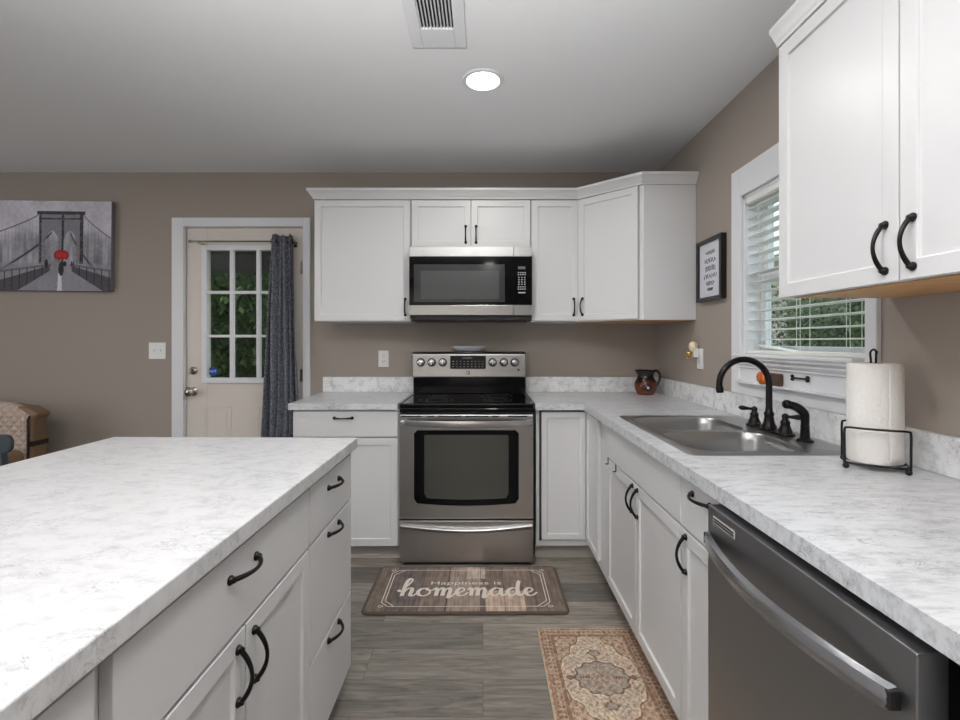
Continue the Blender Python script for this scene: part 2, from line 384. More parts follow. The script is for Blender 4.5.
# ---------------------------------------------------------------- back door
d1 = thing('door_1', None, None, (-1.685, YB, 0), kind='structure')
b = MB()
cz = 2.139
b.box(-2.186, -2.103, YB-0.018, YB, 0, cz); b.box(-1.267, -1.214, YB-0.018, YB, 0, cz); b.box(-2.103, -1.267, YB-0.018, YB, 2.078, cz)
b.build('door_casing', M['trim'], d1, bevel=0.004)
b = MB(); b.box(DX0, -2.100, YB-0.002, YB+0.12, 0, DZ); b.box(-1.270, DX1, YB-0.002, YB+0.12, 0, DZ); b.box(-2.1, -1.27, YB-0.002, YB+0.12, 2.074, DZ)
b.build('door_jamb', M['trim'], d1, bevel=0.001)
sl = MB()
X0, X1 = -2.095, -1.275; yf, yb = YB+0.008, YB+0.05
gx0, gx1, gz0, gz1 = -1.947, -1.415, 1.012, 1.912
sl.box(X0, gx0, yf, yb, 0.01, 2.07); sl.box(gx1, X1, yf, yb, 0.01, 2.07)
sl.box(gx0, gx1, yf, yb, 0.01, gz0); sl.box(gx0, gx1, yf, yb, gz1, 2.07)
for (a, c) in ((-1.972, -1.775), (-1.597, -1.400)):      # raised panel mouldings
    for (p, q, r, t) in ((a, a+0.014, 0.2, 0.812), (c-0.014, c, 0.2, 0.812), (a+0.014, c-0.014, 0.2, 0.214), (a+0.014, c-0.014, 0.798, 0.812)):
        sl.box(p, q, yf-0.004, yf+0.002, r, t)
    sl.box(a+0.034, c-0.034, yf-0.004, yf+0.002, 0.234, 0.778)
slab = sl.build('door_panel', M['door'], d1, bevel=0.002)
b = MB(); e = 0.038
for (p, q, r, t) in ((gx0-e, gx0, gz0-e, gz1+e), (gx1, gx1+e, gz0-e, gz1+e), (gx0, gx1, gz0-e, gz0), (gx0, gx1, gz1, gz1+e)):
    b.box(p, q, yf-0.012, yf+0.001, r, t)
for xa, xb in ((-1.789, -1.761), (-1.601, -1.573)): b.box(xa, xb, yf-0.006, yf+0.02, gz0, gz1)
for za, zb in ((1.605, 1.626), (1.297, 1.316)): b.box(gx0, gx1, yf-0.0055, yf+0.0195, za, zb)
fr = b.build('glazing_frame', M['trim'], d1, bevel=0.003)
b = MB(); b.box(gx0, gx1, yf+0.022, yf+0.027, gz0, gz1); b.build('glass', M['glass'], d1)
b = MB(); b.lathe([(0.034, 0), (0.034, 0.0015)], Matrix.Translation((-1.920, yf+0.021, 1.056)) @ Matrix.Rotation(PI/2, 4, 'X'), seg=8); stk = b.build('security_sticker', M['blue'], d1, label='round blue sticker with white letters in the lower corner of the glass')
add_text('lettering', 'ADT', 0.026, M['plate'], stk, Matrix.Translation((-1.920, yf+0.0187, 1.056)) @ Matrix.Rotation(PI/2, 4, 'X'))
RX = Matrix.Rotation(PI/2, 4, 'X')      # local z -> -Y
b = MB(); b.lathe([(0.028, 0), (0.028, 0.008), (0.022, 0.014), (0.012, 0.018), (0.012, 0.022)], Matrix.Translation((-2.045, yf, 1.062)) @ RX); b.box(-2.048, -2.042, yf-0.03, yf-0.02, 1.048, 1.076); b.build('deadbolt', M['nickel'], d1, smooth=40)
b = MB(); b.lathe([(0.031, 0), (0.031, 0.006), (0.013, 0.014), (0.012, 0.03), (0.024, 0.036), (0.030, 0.048), (0.028, 0.06), (0.018, 0.067), (0.002, 0.069)], Matrix.Translation((-2.045, yf, 0.915)) @ RX); b.box(-2.1, -2.07, yf-0.004, yf+0.002, 0.885, 0.945)
b.build('door_knob', M['nickel'], d1, smooth=40)
for z in (1.79, 1.03, 0.25):
    b = MB(); b.tube([(-1.278, YB-0.004, z-0.045), (-1.278, YB-0.004, z+0.045)], 0.006); b.box(-1.288, -1.27, YB-0.001, YB+0.01, z-0.042, z+0.042); b.build('hinge', M['nickel'], d1)

# curtain rod + curtain
rod = thing('curtain_rod', 'thin bronze curtain rod mounted across the top of the almond back door', 'curtain rod', (-1.66, YB-0.06, 1.962))
b = MB(); b.tube([(-2.02, YB-0.06, 1.962), (-1.315, YB-0.06, 1.962)], 0.0065); b.build('rod', M['nickel'], rod, smooth=40)
for x in (-2.025, -1.310):
    b = MB(); b.lathe([(0.006, -0.012), (0.011, -0.010), (0.011, 0.010), (0.006, 0.012)], Matrix.Translation((x, YB-0.06, 1.962)) @ Matrix.Rotation(PI/2, 4, 'Y'), seg=14); b.build('finial', M['nickel'], rod, smooth=40)
for x in (-1.975, -1.325):
    b = MB(); b.box(x-0.006, x+0.006, YB-0.066, yf, 1.950, 1.956); b.box(x-0.011, x+0.011, yf-0.002, yf, 1.935, 1.972); b.build('bracket', M['nickel'], rod)
cu = thing('door_curtain', 'slate grey tweed curtain panel bunched at the hinge side of the back door', 'curtain', (-1.40, YB-0.06, 0.12))
P = []; n, mseg = 150, 60
for i in range(n+1):
    u = i/n; row = []
    for j in range(mseg+1):
        v = j/mseg; z = 2.005-v*1.86
        x0 = -1.467+(-1.555+1.467)*v**0.8; x1 = -1.312+0.045*min(1, v*1.6)**1.2-0.02*max(0, v-0.6)
        ph = u*2*PI*5.5
        amp = 0.020+0.014*v
        x = x0+(x1-x0)*u+0.008*math.sin(ph*0.5+v*3)
        y = YB-0.060+amp*math.cos(ph+0.7*math.sin(v*4+u*5))*(0.85+0.3*math.sin(u*9))-0.012*v
        zz = z+0.007*math.sin(ph*0.7+1) if j == 0 else z
        row.append((x, y, zz))
    P.append(row)
b = MB(); b.grid(P); o = b.build('fabric', M['curtain'], cu, smooth=180)
s = o.modifiers.new('thickness', 'SOLIDIFY'); s.thickness = 0.0025
for k in range(5):
    x = -1.462+k*0.036
    b = MB(); pts = [(x, YB-0.06+0.017*math.cos(a), 1.962+0.017*math.sin(a)) for a in [2*PI*t/16 for t in range(16)]]
    b.tube(pts, 0.0028, 6, closed=True); b.build('grommet', M['bronze'], cu, smooth=60)

# ---------------------------------------------------------------- window (right wall)
w1 = thing('window_1', None, None, (XR, (WY0+WY1)/2, WZ0), kind='structure')
cf = XR-0.018
b = MB(); zb = 1.022
b.box(cf, XR, WY1, WY1+0.074, zb, 2.085); b.box(cf, XR, WY0-0.045, WY0, zb, 2.085); b.box(cf, XR, WY0, WY1, WZ1, 2.085)
b.build('casing', M['trim'], w1, bevel=0.003)
b = MB(); t = 0.014
b.box(XR, XR+0.12, WY0, WY0+t, WZ0, WZ1); b.box(XR, XR+0.12, WY1-t, WY1, WZ0, WZ1); b.box(XR, XR+0.12, WY0, WY1, WZ1-t, WZ1)
b.build('jamb', M['trim'], w1)
b = MB(); b.box(XR-0.058, XR+0.12, WY0+0.0005, WY1-0.0005, 1.196, 1.212); b.build('sill', M['trim'], w1, bevel=0.005)
b = MB()     # stepped moulding under the sill, then boards down to the backsplash
prof = [(XR-0.050, 1.196), (XR-0.050, 1.186), (XR-0.043, 1.180), (XR-0.036, 1.176), (XR-0.036, 1.168), (XR-0.030, 1.160), (XR-0.024, 1.157), (XR-0.024, 1.148), (XR-0.016, 1.146), (XR-0.016, 1.0845), (XR, 1.0845), (XR, 1.196)]
b.prism([(p[0], p[1]) for p in prof], WY0, WY1, Matrix(((1, 0, 0, 0), (0, 0, 1, 0), (0, 1, 0, 0), (0, 0, 0, 1))))
b.box(XR-0.040, XR, WY0, WY1, 1.0765, 1.0845); b.box(XR-0.020, XR, WY0, WY1, 1.022, 1.0765)
b.build('apron', M['trim'], w1, bevel=0.0012)
b = MB(); xs0, xs1 = XR+0.075, XR+0.105
y0, y1 = WY0+t, WY1-t; zm = 1.565
for (za, zb2, xo) in ((1.212, zm+0.02, 0), (zm-0.02, WZ1-t, 0.012)):
    b.box(xs0+xo, xs1+xo, y0, y0+0.035, za, zb2); b.box(xs0+xo, xs1+xo, y1-0.035, y1, za, zb2)
    b.box(xs0+xo, xs1+xo, y0+0.035, y1-0.035, za, za+0.035); b.box(xs0+xo, xs1+xo, y0+0.035, y1-0.035, zb2-0.035, zb2)
b.build('sash', M['trim'], w1, bevel=0.002)
b = MB(); b.box(xs0+0.012, xs0+0.016, y0+0.03, y1-0.03, 1.24, 1.55); b.box(xs0+0.03, xs0+0.034, y0+0.03, y1-0.03, 1.58, WZ1-0.04); b.build('glass', M['glass'], w1)
# blind
bl = thing('window_blind', 'white horizontal slat blind hanging open inside the window above the sink', 'window blind', (XR+0.03, (WY0+WY1)/2, WZ0))
yb0, yb1 = y0+0.006, y1-0.006; xc = XR+0.036
b = MB(); b.box(xc-0.028, xc+0.028, yb0, yb1, 1.905, WZ1-t-0.001); b.build('headrail', M['blind'], bl, bevel=0.003)
b = MB(); b.box(xc-0.034, xc-0.029, yb0, yb1, 1.910, WZ1-t-0.001); b.build('valance', M['blind'], bl, bevel=0.001)
b = MB(); z = 1.885
while z > 1.262:
    b.box(xc-0.025, xc+0.025, yb0, yb1, z-0.0014, z+0.0014, Matrix.Translation((xc, 0, z)) @ Matrix.Rotation(0.05, 4, 'Y') @ Matrix.Translation((-xc, 0, -z))); z -= 0.0435
b.build('slats', M['blind'], bl)
b = MB()
for yy in (yb0+0.09, (yb0+yb1)/2, yb1-0.09):
    for xx in (xc-0.0265, xc+0.0265): b.tube([(xx, yy, 1.893), (xx, yy, 1.23)], 0.0011, 6)
    b.tube([(xc, yy+0.018, 1.893), (xc, yy+0.018, 1.23)], 0.0012, 6)
b.build('ladder_cords', M['blind'], bl)
b = MB(); b.box(xc-0.026, xc+0.026, yb0, yb1, 1.2125, 1.228); b.build('bottom_rail', M['blind'], bl, bevel=0.003)
b = MB()   # loose slats that have slid askew onto the bottom rail
for k in range(3):
    P0 = Vector((xc, 1.995, 1.2295+0.004*k)); 
    b.box(-0.024, 0.024, -0.21, 0.0, -0.0014, 0.0014, Matrix.Translation((xc-0.002*k, yb1-0.07-0.02*k, 1.252-0.004*k)) @ Matrix.Rotation(0.115-0.015*k, 4, 'X'))
b.build('loose_slats', M['blind'], bl)

# ---------------------------------------------------------------- outdoors
b = MB(); b.box(-14, 14, YB+0.15, 16, -0.5, -0.4); b.box(XR+0.15, 14, -8, YB+0.15, -0.5, -0.4); b.build('ground', M['ground'], kind='structure')
def hedge(name, label, cat, x0, x1, y0, y1, z0, z1, n, m, size, core):
    root = thing(name, label, cat, ((x0+x1)/2, (y0+y1)/2, z0))
    b = MB(); rnd = random.Random(hash(name) % 99 if False else n)
    for i in range(n):
        x = rnd.uniform(x0, x1); y = rnd.uniform(y0, y1); z = rnd.uniform(z0, z1)
        f = rnd.random()
        if y1-y0 < x1-x0: y = y0+(y1-y0)*f*f
        else: x = x0+(x1-x0)*f*f
        R = Matrix.Translation((x, y, z)) @ Matrix.Rotation(rnd.uniform(0, 6.3), 4, 'Z') @ Matrix.Rotation(rnd.uniform(-1.2, 1.2), 4, 'X')
        s = size*rnd.uniform(0.6, 1.3)
        vs = [b.bm.verts.new(R @ Vector(p)) for p in ((0, -s, 0), (s*0.5, 0, 0.1*s), (0, s, 0), (-s*0.5, 0, 0.1*s))]
        b.bm.faces.new(vs)
    o = b.build('leaves', m, root, fixn=False); o['kind'] = 'stuff'
    b = MB(); cx, cy = (x0+x1)/2, (y0+y1)/2
    for k in range(4):
        u = (k+0.5)/4
        px, py = (x0+(x1-x0)*u, y1-0.2) if y1-y0 < x1-x0 else (x1-0.2, y0+(y1-y0)*u)
        b = MB(); b.tube(catmull([(px, py, -0.4), (px+0.1, py, (z0+z1)/2-0.5), (px-0.1, py, z1-0.4)], 4), 0.07, 8); b.build('trunk', M['porch'], root)
    b = MB(); ox, oy = (0, 0.5) if y1-y0 < x1-x0 else (0.5, 0)
    b.box(x0+0.3*(ox > 0)+ (ox > 0)*0.9, x1, y0+(oy > 0)*(y1-y0)*0.6, y1, z0, z1-0.2); b.build('inner_foliage', core, root)
hedge('hedge', 'bank of green leafy trees seen through the back door glass', 'hedge', -6.5, -1.6, 6.8, 8.3, -0.4, 4.2, 16000, M['leafd'], 0.07, M['leafd'])
hedge('garden_hedge', 'dense green hedge outside the window above the sink', 'hedge', 3.6, 5.4, 0.6, 7.5, -0.4, 2.1, 22000, M['leaf'], 0.038, M['leafd'])
h = thing('neighbour_house', 'pale sided neighbouring house with white roof edge beyond the sink window', 'house', (7.5, 7.5, -0.4))
b = MB(); b.box(6.2, 10, 5.5, 12, -0.4, 3.0); b.build('wall', M['siding'], h)
b = MB(); b.prism([(5.8, 3.0), (8.1, 4.4), (10.4, 3.0)], 5.2, 12.2, Matrix(((1, 0, 0, 0), (0, 0, 1, 0), (0, 1, 0, 0), (0, 0, 0, 1)))); b.build('roof', M['roofw'], h)
p_ = thing('porch', 'covered porch with dark ceiling outside the back door', 'porch', (-1.7, 4.6, -0.4))
b = MB(); b.box(-4.5, 0.5, YB+0.16, 5.6, 2.28, 2.36); b.box(-4.5, 0.5, 5.5, 5.6, 2.08, 2.28); b.build('porch_roof', M['porch'], p_)
b = MB(); b.box(-4.5, 0.5, YB+0.16, 5.6, -0.399, -0.02); b.build('porch_deck', M['porch'], p_)
b = MB(); b.box(-2.30, -2.12, 5.42, 5.56, -0.02, 2.28); b.build('post', M['post'], p_)

# ---------------------------------------------------------------- wall painting
def vnoise(U, V, sx, sy, seed=0):
    r = np.random.RandomState(seed); g = r.rand(int(sy)+3, int(sx)+3)
    x = np.clip(U, 0, 1)*sx; y = np.clip(V, 0, 1)*sy; xi = x.astype(int); yi = y.astype(int); fx = x-xi; fy = y-yi
    fx = fx*fx*(3-2*fx); fy = fy*fy*(3-2*fy)
    return (g[yi, xi]*(1-fx)+g[yi, xi+1]*fx)*(1-fy)+(g[yi+1, xi]*(1-fx)+g[yi+1, xi+1]*fx)*fy
def color_grid(name, w_, h_, nx, ny, fn, mtl, parent, world, thick=0.0, border=None, label=None):
    me = bpy.data.meshes.new(name)
    u = np.linspace(0, 1, nx); v = np.linspace(0, 1, ny); U, V = np.meshgrid(u, v)
    C = fn(U, V)
    co = np.zeros((ny, nx, 3)); co[..., 0] = (U-0.5)*w_; co[..., 1] = (V-0.5)*h_
    idx = np.arange(nx*ny).reshape(ny, nx)
    F = np.stack([idx[:-1, :-1], idx[:-1, 1:], idx[1:, 1:], idx[1:, :-1]], -1).reshape(-1, 4)
    me.from_pydata(co.reshape(-1, 3).tolist(), [], F.tolist())
    a = me.color_attributes.new('Col', 'FLOAT_COLOR', 'POINT')
    lin = np.where(C <= 0.04045, C/12.92, ((C+0.055)/1.055)**2.4)
    a.data.foreach_set('color', np.concatenate([lin, np.ones((ny, nx, 1))], -1).reshape(-1).astype(np.float32))
    me.materials.append(mtl); me.update()
    o = inst(name, me, parent, world)
    if label: o['label'] = label
    return o
def S(x, w=0.006): return 1/(1+np.exp(-x/w))
def paint(U, V):
    asp = 1.43; X = U*asp; c = np.zeros(U.shape+(3,))
    g = 0.66+0.10*V-0.10*vnoise(U, V, 9, 6, 1)-0.05*vnoise(U, V, 40, 30, 2)
    bld = S(0.70-0.25*np.abs(U-0.62)-V+0.08*(vnoise(U, V*0, 14, 2, 3)-0.5), 0.03)*(0.14*vnoise(U, V, 55, 5, 4)+0.03)
    g = g-bld*1.2
    base = np.stack([g, g*0.985, g*1.04], -1)
    def lay(base, m, col, a=1.0):
        m = (m*a)[..., None]; return base*(1-m)+np.array(col)*m
    cx = 0.61*asp; tw = 0.25; nz = vnoise(U, V, 60, 60, 5)
    horiz = 0.30
    # distance cables
    for sgn in (-1, 1):
        for (y0_, y1_, w_, al) in ((0.85, 0.60, 0.006, 0.8), (0.55, 0.22, 0.013, 0.95)):
            t_ = (X-(cx+sgn*tw))*sgn
            if y0_ < 0.7: t_ = (X-(cx+sgn*0.10))*sgn; y0_ = 0.66
            L = (cx-tw) if sgn < 0 else (asp-cx-tw)
            yy = y0_-(y0_-y1_)*(np.clip(t_, 0, 9)/max(L, 0.3))**0.8*1.05
            m = np.exp(-((V-yy)/w_)**2)*(t_ > 0); base = lay(base, m, (0.12, 0.11, 0.13), al)
            if y1_ > 0.4:
                hang = (np.abs(((X*26) % 1)-0.5) < 0.06)*(V < yy)*(V > horiz)*(t_ > 0); base = lay(base, hang*1.0, (0.36, 0.35, 0.38), 0.45)
    # tower
    tm = (np.abs(X-cx) < tw)*(V > horiz)*(V < 0.86)
    top = (np.abs(X-cx) < tw+0.02)*(V > 0.85)*(V < 0.885)
    arch = np.zeros(U.shape, bool)
    for ax in (cx-0.10, cx+0.10):
        hw = 0.07; sp = 0.55
        body = (np.abs(X-ax) < hw)*(V <= sp)
        r = 2*hw; d1_ = np.hypot(X-(ax-hw), V-sp); d2_ = np.hypot(X-(ax+hw), V-sp)
        arch |= body | ((d1_ < r)*(d2_ < r)*(V > sp))
    arch &= (V > horiz)
    base = lay(base, (tm & ~arch)*1.0, (0.40, 0.39, 0.42), 0.85)
    dark = tm*~arch*(((np.abs(X-cx+tw-0.02) < 0.012)+(np.abs(X-cx-tw+0.02) < 0.02)+(np.abs(X-cx-0.02) < 0.012)+(np.abs(V-0.80) < 0.008)) > 0)
    base = lay(base, dark*1.0, (0.13, 0.12, 0.14), 0.85); base = lay(base, top*1.0, (0.16, 0.15, 0.17), 0.9)
    base = lay(base, (tm & ~arch)*(nz > 0.62), (0.50, 0.49, 0.52), 0.3)
    # deck and walkway
    dk = S(horiz+0.04*0-V, 0.01); base = lay(base, dk, (0.47, 0.46, 0.50), 0.75)
    for sgn in (-1, 1):
        d = (X-cx)*sgn; rail = (V < horiz-0.02-(d-0.12)*0.30)*(V > horiz-0.08-(d-0.12)*0.62)*(d > 0.12)
        base = lay(base, rail*1.0, (0.20, 0.19, 0.21), 0.8)
        ed = np.exp(-((V-(horiz-0.01-(d-0.1)*0.14))/0.010)**2)*(d > 0.1); base = lay(base, ed, (0.30, 0.29, 0.31), 0.9)
        ps = (np.abs(((d*12) % 1)-0.5) < 0.08)*(V < horiz-0.01-(d-0.1)*0.14)*(V > horiz-0.08-(d-0.12)*0.62)*(d > 0.15); base = lay(base, ps*1.0, (0.10, 0.10, 0.11), 0.7)
    wl = (np.abs(X-cx+0.01) < 0.012+0.05*(horiz-V))*(V < horiz-0.10); base = lay(base, wl*1.0, (0.78, 0.77, 0.80), 0.8)
    # walkers
    for (fx, fy, fw, fh) in ((cx-0.16, 0.30, 0.020, 0.05), (cx+0.12, 0.30, 0.008, 0.03), (cx+0.14, 0.30, 0.008, 0.03), (cx+0.005, 0.245, 0.03, 0.08), (cx+0.045, 0.30, 0.02, 0.03)):
        m = (((X-fx)/fw)**2+((V-fy)/fh)**2 < 1); base = lay(base, m*1.0, (0.10, 0.11, 0.12), 0.95)
    um = ((X-cx-0.005)/0.085)**2+((V-0.395)/0.062)**2
    base = lay(base, (um < 1)*(V > 0.345+0.012*np.cos((X-cx)*150)), (0.50, 0.07, 0.07), 0.98); base = lay(base, (um < 0.5)*(nz > 0.45)*(V > 0.37), (0.68, 0.12, 0.11), 0.8)
    base += (vnoise(U, V, 120, 90, 8)-0.5)[..., None]*0.05
    return np.clip(base*1.2, 0, 1)
PM = Matrix.Translation((-3.043, YB, 1.937)) @ Matrix.Rotation(math.radians(0.7), 4, 'Y')
pa = thing('canvas_painting', 'grey canvas painting of a stone bridge with a red umbrella on the back wall', 'painting', PM)
b = MB(); b.box(-0.45, 0.45, -0.036, -0.002, -0.315, 0.315); b.build('canvas', mat('canvas_side', srgb(120, 116, 122), 0.8), pa, local=True, bevel=0.003)
color_grid('painted_image', 0.896, 0.626, 360, 250, paint, M['canvas'], pa, PM @ Matrix.Translation((0, -0.0366, 0)) @ RX)

# ---------------------------------------------------------------- wall plates
def plate(name, label, cat, mw, wid, kindp):
    r = thing(name, label, cat, mw)
    b = MB(); b.box(-wid/2, wid/2, -0.006, 0, -0.058, 0.058); b.build('cover_plate', M['plate'], r, local=True, bevel=0.003)
    if kindp == 'switch':
        for x in (-0.023, 0.023):
            b = MB(); b.box(x-0.005, x+0.005, -0.014, -0.006, -0.004, 0.012); b.box(x-0.011, x+0.011, -0.0075, -0.006, -0.02, 0.02); b.build('toggle', M['plate'], r, local=True, bevel=0.001)
    else:
        for z in (-0.02, 0.02):
            b = MB(); b.box(-0.016, 0.016, -0.008, -0.006, z-0.014, z+0.014); s_ = b.build('socket', M['plate'], r, local=True, bevel=0.003)
            b = MB(); b.box(-0.007, -0.005, -0.0085, -0.008, z-0.003, z+0.008); b.box(0.005, 0.007, -0.0085, -0.008, z-0.003, z+0.008); b.box(-0.002, 0.002, -0.0085, -0.008, z-0.010, z-0.006)
            b.build('slots', M['slot'], s_, local=True)
    return r
plate('light_switch', 'white double light switch plate beside the back door', 'light switch', Tm(-2.295, YB, 1.203), 0.118, 'switch')
plate('wall_outlet', 'white outlet plate on the back wall left of the stove', 'outlet', Tm(-0.70, YB, 1.147), 0.075, 'outlet')
plate('side_outlet', 'white outlet plate on the right wall holding the plug-in night light', 'outlet', Tm(XR, 2.685, 1.170, -PI/2), 0.072, 'outlet')
nl = thing('night_light', 'small brass and cream plug-in night light on the right wall', 'night light', Tm(XR-0.0085, 2.70, 1.20, -PI/2))
b = MB(); b.box(-0.018, 0.018, -0.03, -0.001, -0.022, 0.03); b.build('plug_body', M['plate'], nl, local=True, bevel=0.004)
b = MB(); b.lathe([(0.010, 0), (0.018, 0.010), (0.022, 0.026), (0.020, 0.044), (0.010, 0.054), (0.003, 0.056)], Matrix.Translation((0, -0.028, 0.012)), seg=18, rad=lambda a, z: 1+0.08*math.cos(6*a)); b.build('shade', M['cream'], nl, local=True, smooth=50)
b = MB(); b.lathe([(0.003, -0.02), (0.014, -0.014), (0.018, 0), (0.018, 0.008), (0.012, 0.012)], Matrix.Translation((0, -0.05, 0.0)), seg=14); b.ball((-0.008, -0.055, -0.026), 0.008, seg=10); b.ball((0.008, -0.05, -0.026), 0.008, seg=10); b.build('base', M['brass'], nl, local=True, smooth=60)

# framed print on right wall
FM = Tm(XR, 2.535, 1.652, -PI/2)
fp = thing('framed_print', 'small black framed white print with script lettering on the right wall', 'picture frame', FM)
b = MB(); w2, h2 = 0.14, 0.166
b.box(-w2, -w2+0.02, -0.032, -0.001, -h2, h2); b.box(w2-0.02, w2, -0.032, -0.001, -h2, h2); b.box(-w2+0.02, w2-0.02, -0.032, -0.001, h2-0.02, h2); b.box(-w2+0.02, w2-0.02, -0.032, -0.001, -h2, -h2+0.02)
b.build('frame', mat('frame_black', (0.008, 0.007, 0.006), 0.35), fp, local=True, bevel=0.002)
b = MB(); b.box(-w2+0.015, w2-0.015, -0.018, -0.010, -h2+0.015, h2-0.015); b.build('print', M['pagewhite'], fp, local=True)
b = MB()
rr = random.Random(4)
for k, (zc, hw_, am) in enumerate(((0.092, 0.05, 0.010), (0.050, 0.065, 0.014), (0.008, 0.055, 0.016), (-0.035, 0.07, 0.014), (-0.072, 0.045, 0.012), (-0.105, 0.03, 0.008))):
    pts = []; nn = 26
    for i in range(nn): 
        u = i/(nn-1); pts.append((-hw_+2*hw_*u+0.006*math.sin(i*1.9), -0.0185, zc+am*math.sin(i*1.45+k)*rr.uniform(0.6, 1.1)))
    b.tube(catmull(pts, 3), 0.0014, 5)
b.build('script_lettering', M['inkblack'], fp, local=True)

# ---------------------------------------------------------------- ceiling light and vent
def downlight(x, y, power, label, vis=True):
    r = thing('recessed_light', label, 'ceiling light', (x, y, CEIL), group='recessed ceiling lights')
    b = MB(); b.lathe([(0.075, -0.0005), (0.096, -0.0005), (0.098, -0.004), (0.094, -0.008), (0.078, -0.008), (0.075, -0.006)], Matrix.Translation((x, y, CEIL)), seg=40, cap=False); b.build('trim_ring', M['trim'], r, smooth=40)
    b = MB(); b.lathe([(0.0785, -0.0005), (0.0785, -0.006), (0.04, -0.0075), (0.001, -0.008)], Matrix.Translation((x, y, CEIL)), seg=40); b.build('lens', M['lamp'], r, smooth=40)
    l_ = area('downlight_lamp', (x, y, CEIL-0.012), (0, 0, 0), 0.15, power, (1, 0.975, 0.94), shape='DISK'); return r
downlight(0.0, 2.167, 7, 'round lit recessed ceiling light over the kitchen aisle')
for i, (x, y, p) in enumerate(((0.1, 0.55, 4), (-1.9, 0.55, 8), (-1.9, -1.4, 6), (0.1, -1.4, 3), (-3.9, 0.55, 8))):  # extra downlights added out of view to fill the room with light
    downlight(x, y, p, ['round recessed ceiling light above the photographer over the aisle', 'round recessed ceiling light over the near end of the island', 'round recessed ceiling light behind the island', 'round recessed ceiling light at the rear of the aisle', 'round recessed ceiling light over the sitting area'][i])
cv = thing('ceiling_vent', 'white louvered air vent in the ceiling in front of the recessed light', 'vent', (-0.18, 1.68, CEIL))
b = MB(); vx0, vx1, vy0, vy1 = -0.283, -0.066, 1.50, 1.912
for q in ((vx0, vx0+0.045, vy0, vy1), (vx1-0.045, vx1, vy0, vy1), (vx0+0.045, vx1-0.045, vy0, vy0+0.10), (vx0+0.045, vx1-0.045, vy1-0.115, vy1)): b.box(*q, CEIL-0.012, CEIL)
b.build('frame', M['trim'], cv, bevel=0.003)
b = MB(); b.box(vx0+0.04, vx1-0.04, vy0+0.09, vy1-0.11, CEIL-0.003, CEIL-0.0005); b.build('duct_opening', M['black'], cv)
b = MB()
for i in range(11):
    x = vx0+0.049+i*(0.127/10); b.box(-0.0045, 0.0045, vy0+0.098, vy1-0.113, -0.0007, 0.0007, Matrix.Translation((x, 0, CEIL-0.0085)) @ Matrix.Rotation(0.9, 4, 'Y'))
b.build('louvers', M['trim'], cv)

# ---------------------------------------------------------------- handles and cabinets
def handle_mesh(L=0.102, proj=0.024):
    b = MB(); pts = []; rd = []
    for i in range(25):
        t = i/24; z = -L/2+L*t; s_ = math.sin(PI*t)
        pts.append((0, -0.004-proj*s_**0.75, z)); rd.append(0.0030+0.0020*abs(math.cos(PI*t))**2+0.0010*s_)
    b.tube(pts, rd, 10)
    for z in (-L/2, L/2):
        b.lathe([(0.0095, 0), (0.0095, 0.003), (0.0065, 0.007), (0.0045, 0.012)], Matrix.Translation((0, 0, z)) @ RX, seg=14)
        b.ball((0, -0.004, z*1.04), 0.0052, seg=10)
    bmesh.ops.recalc_face_normals(b.bm, faces=b.bm.faces)
    me = bpy.data.meshes.new('handle'); b.bm.to_mesh(me); b.bm.free(); me.materials.append(M['bronze'])
    me.polygons.foreach_set('use_smooth', [True]*len(me.polygons)); return me
HM = handle_mesh()
def front(nm, x0, x1, z0, z1, parent, shaker, mt, rail=0.057, th=0.02):
    b = MB(); fs = b.box(x0, x1, -th, -0.0005, z0, z1)
    if shaker:
        b.bm.normal_update()
        f = [f for f in b.bm.faces if f.normal.y < -0.9]
        bmesh.ops.inset_individual(b.bm, faces=f, thickness=rail)
        b.bm.normal_update()
        r = bmesh.ops.inset_individual(b.bm, faces=f, thickness=0.0025, depth=-0.008)
    return b.build(nm, mt, parent, local=True, bevel=0.0016)
def cabinet(name, label, mw, w_, d_, z0, z1, elems, toe=None, group=None, mt=None, under=None, side=None):
    mt = mt or M['white']
    c = thing(name, label, 'cabinet', mw, group)
    b = MB()
    if name == 'sink_cabinet':
        for q in ((0.0005, 0.018, 0, d_, z0, z1), (w_-0.018, w_-0.0005, 0, d_, z0, z1), (0.018, w_-0.018, 0, 0.018, z0, z1), (0.018, w_-0.018, d_-0.012, d_, z0, z1), (0.018, w_-0.018, 0.018, d_-0.012, z0, z0+0.018)): b.box(*q)
    else: b.box(0.0005, w_-0.0005, 0, d_, z0, z1)
    b.build('body', mt, c, local=True, bevel=0 if name == 'sink_cabinet' else 0.0012)
    if toe is not None:
        b = MB(); b.box(0.001, w_-0.001, toe, d_, 0.0, z0-0.0005); b.box(0.001, w_-0.001, toe-0.008, toe, 0.0, 0.02); b.build('toe_kick', M['toe'], c, local=True)
    for el in elems:
        k, x0, x1, za, zb, hd = el[:6]; lab = el[6] if len(el) > 6 else None
        f = front('drawer' if k[0] == 'w' else ('panel' if k[0] == 'p' else 'door'), x0, x1, za, zb, c, k[-1] == 's', mt)
        if lab: f['label'] = lab
        if hd:
            hx, hz, ori = hd
            L = Matrix.Translation((hx, -0.0203, hz))
            if ori == 'h': L = L @ Matrix.Rotation(PI/2, 4, 'Y')
            inst('handle', HM, f, W[c] @ L)
    return c
# back wall base cabinets, front of carcass at y = 2.74
YC = 2.74; BD = YB-YC-0.001
cabinet('base_cabinet', 'white base cabinet with one drawer and door left of the stove', Tm(-1.092, YC, 0), 0.610, BD, 0.09, 0.876,
        [('w', 0.004, 0.604, 0.722, 0.868, (0.292, 0.83, 'h')), ('ds', 0.004, 0.604, 0.096, 0.714, (0.055, 0.64, 'v'))], toe=0.05)
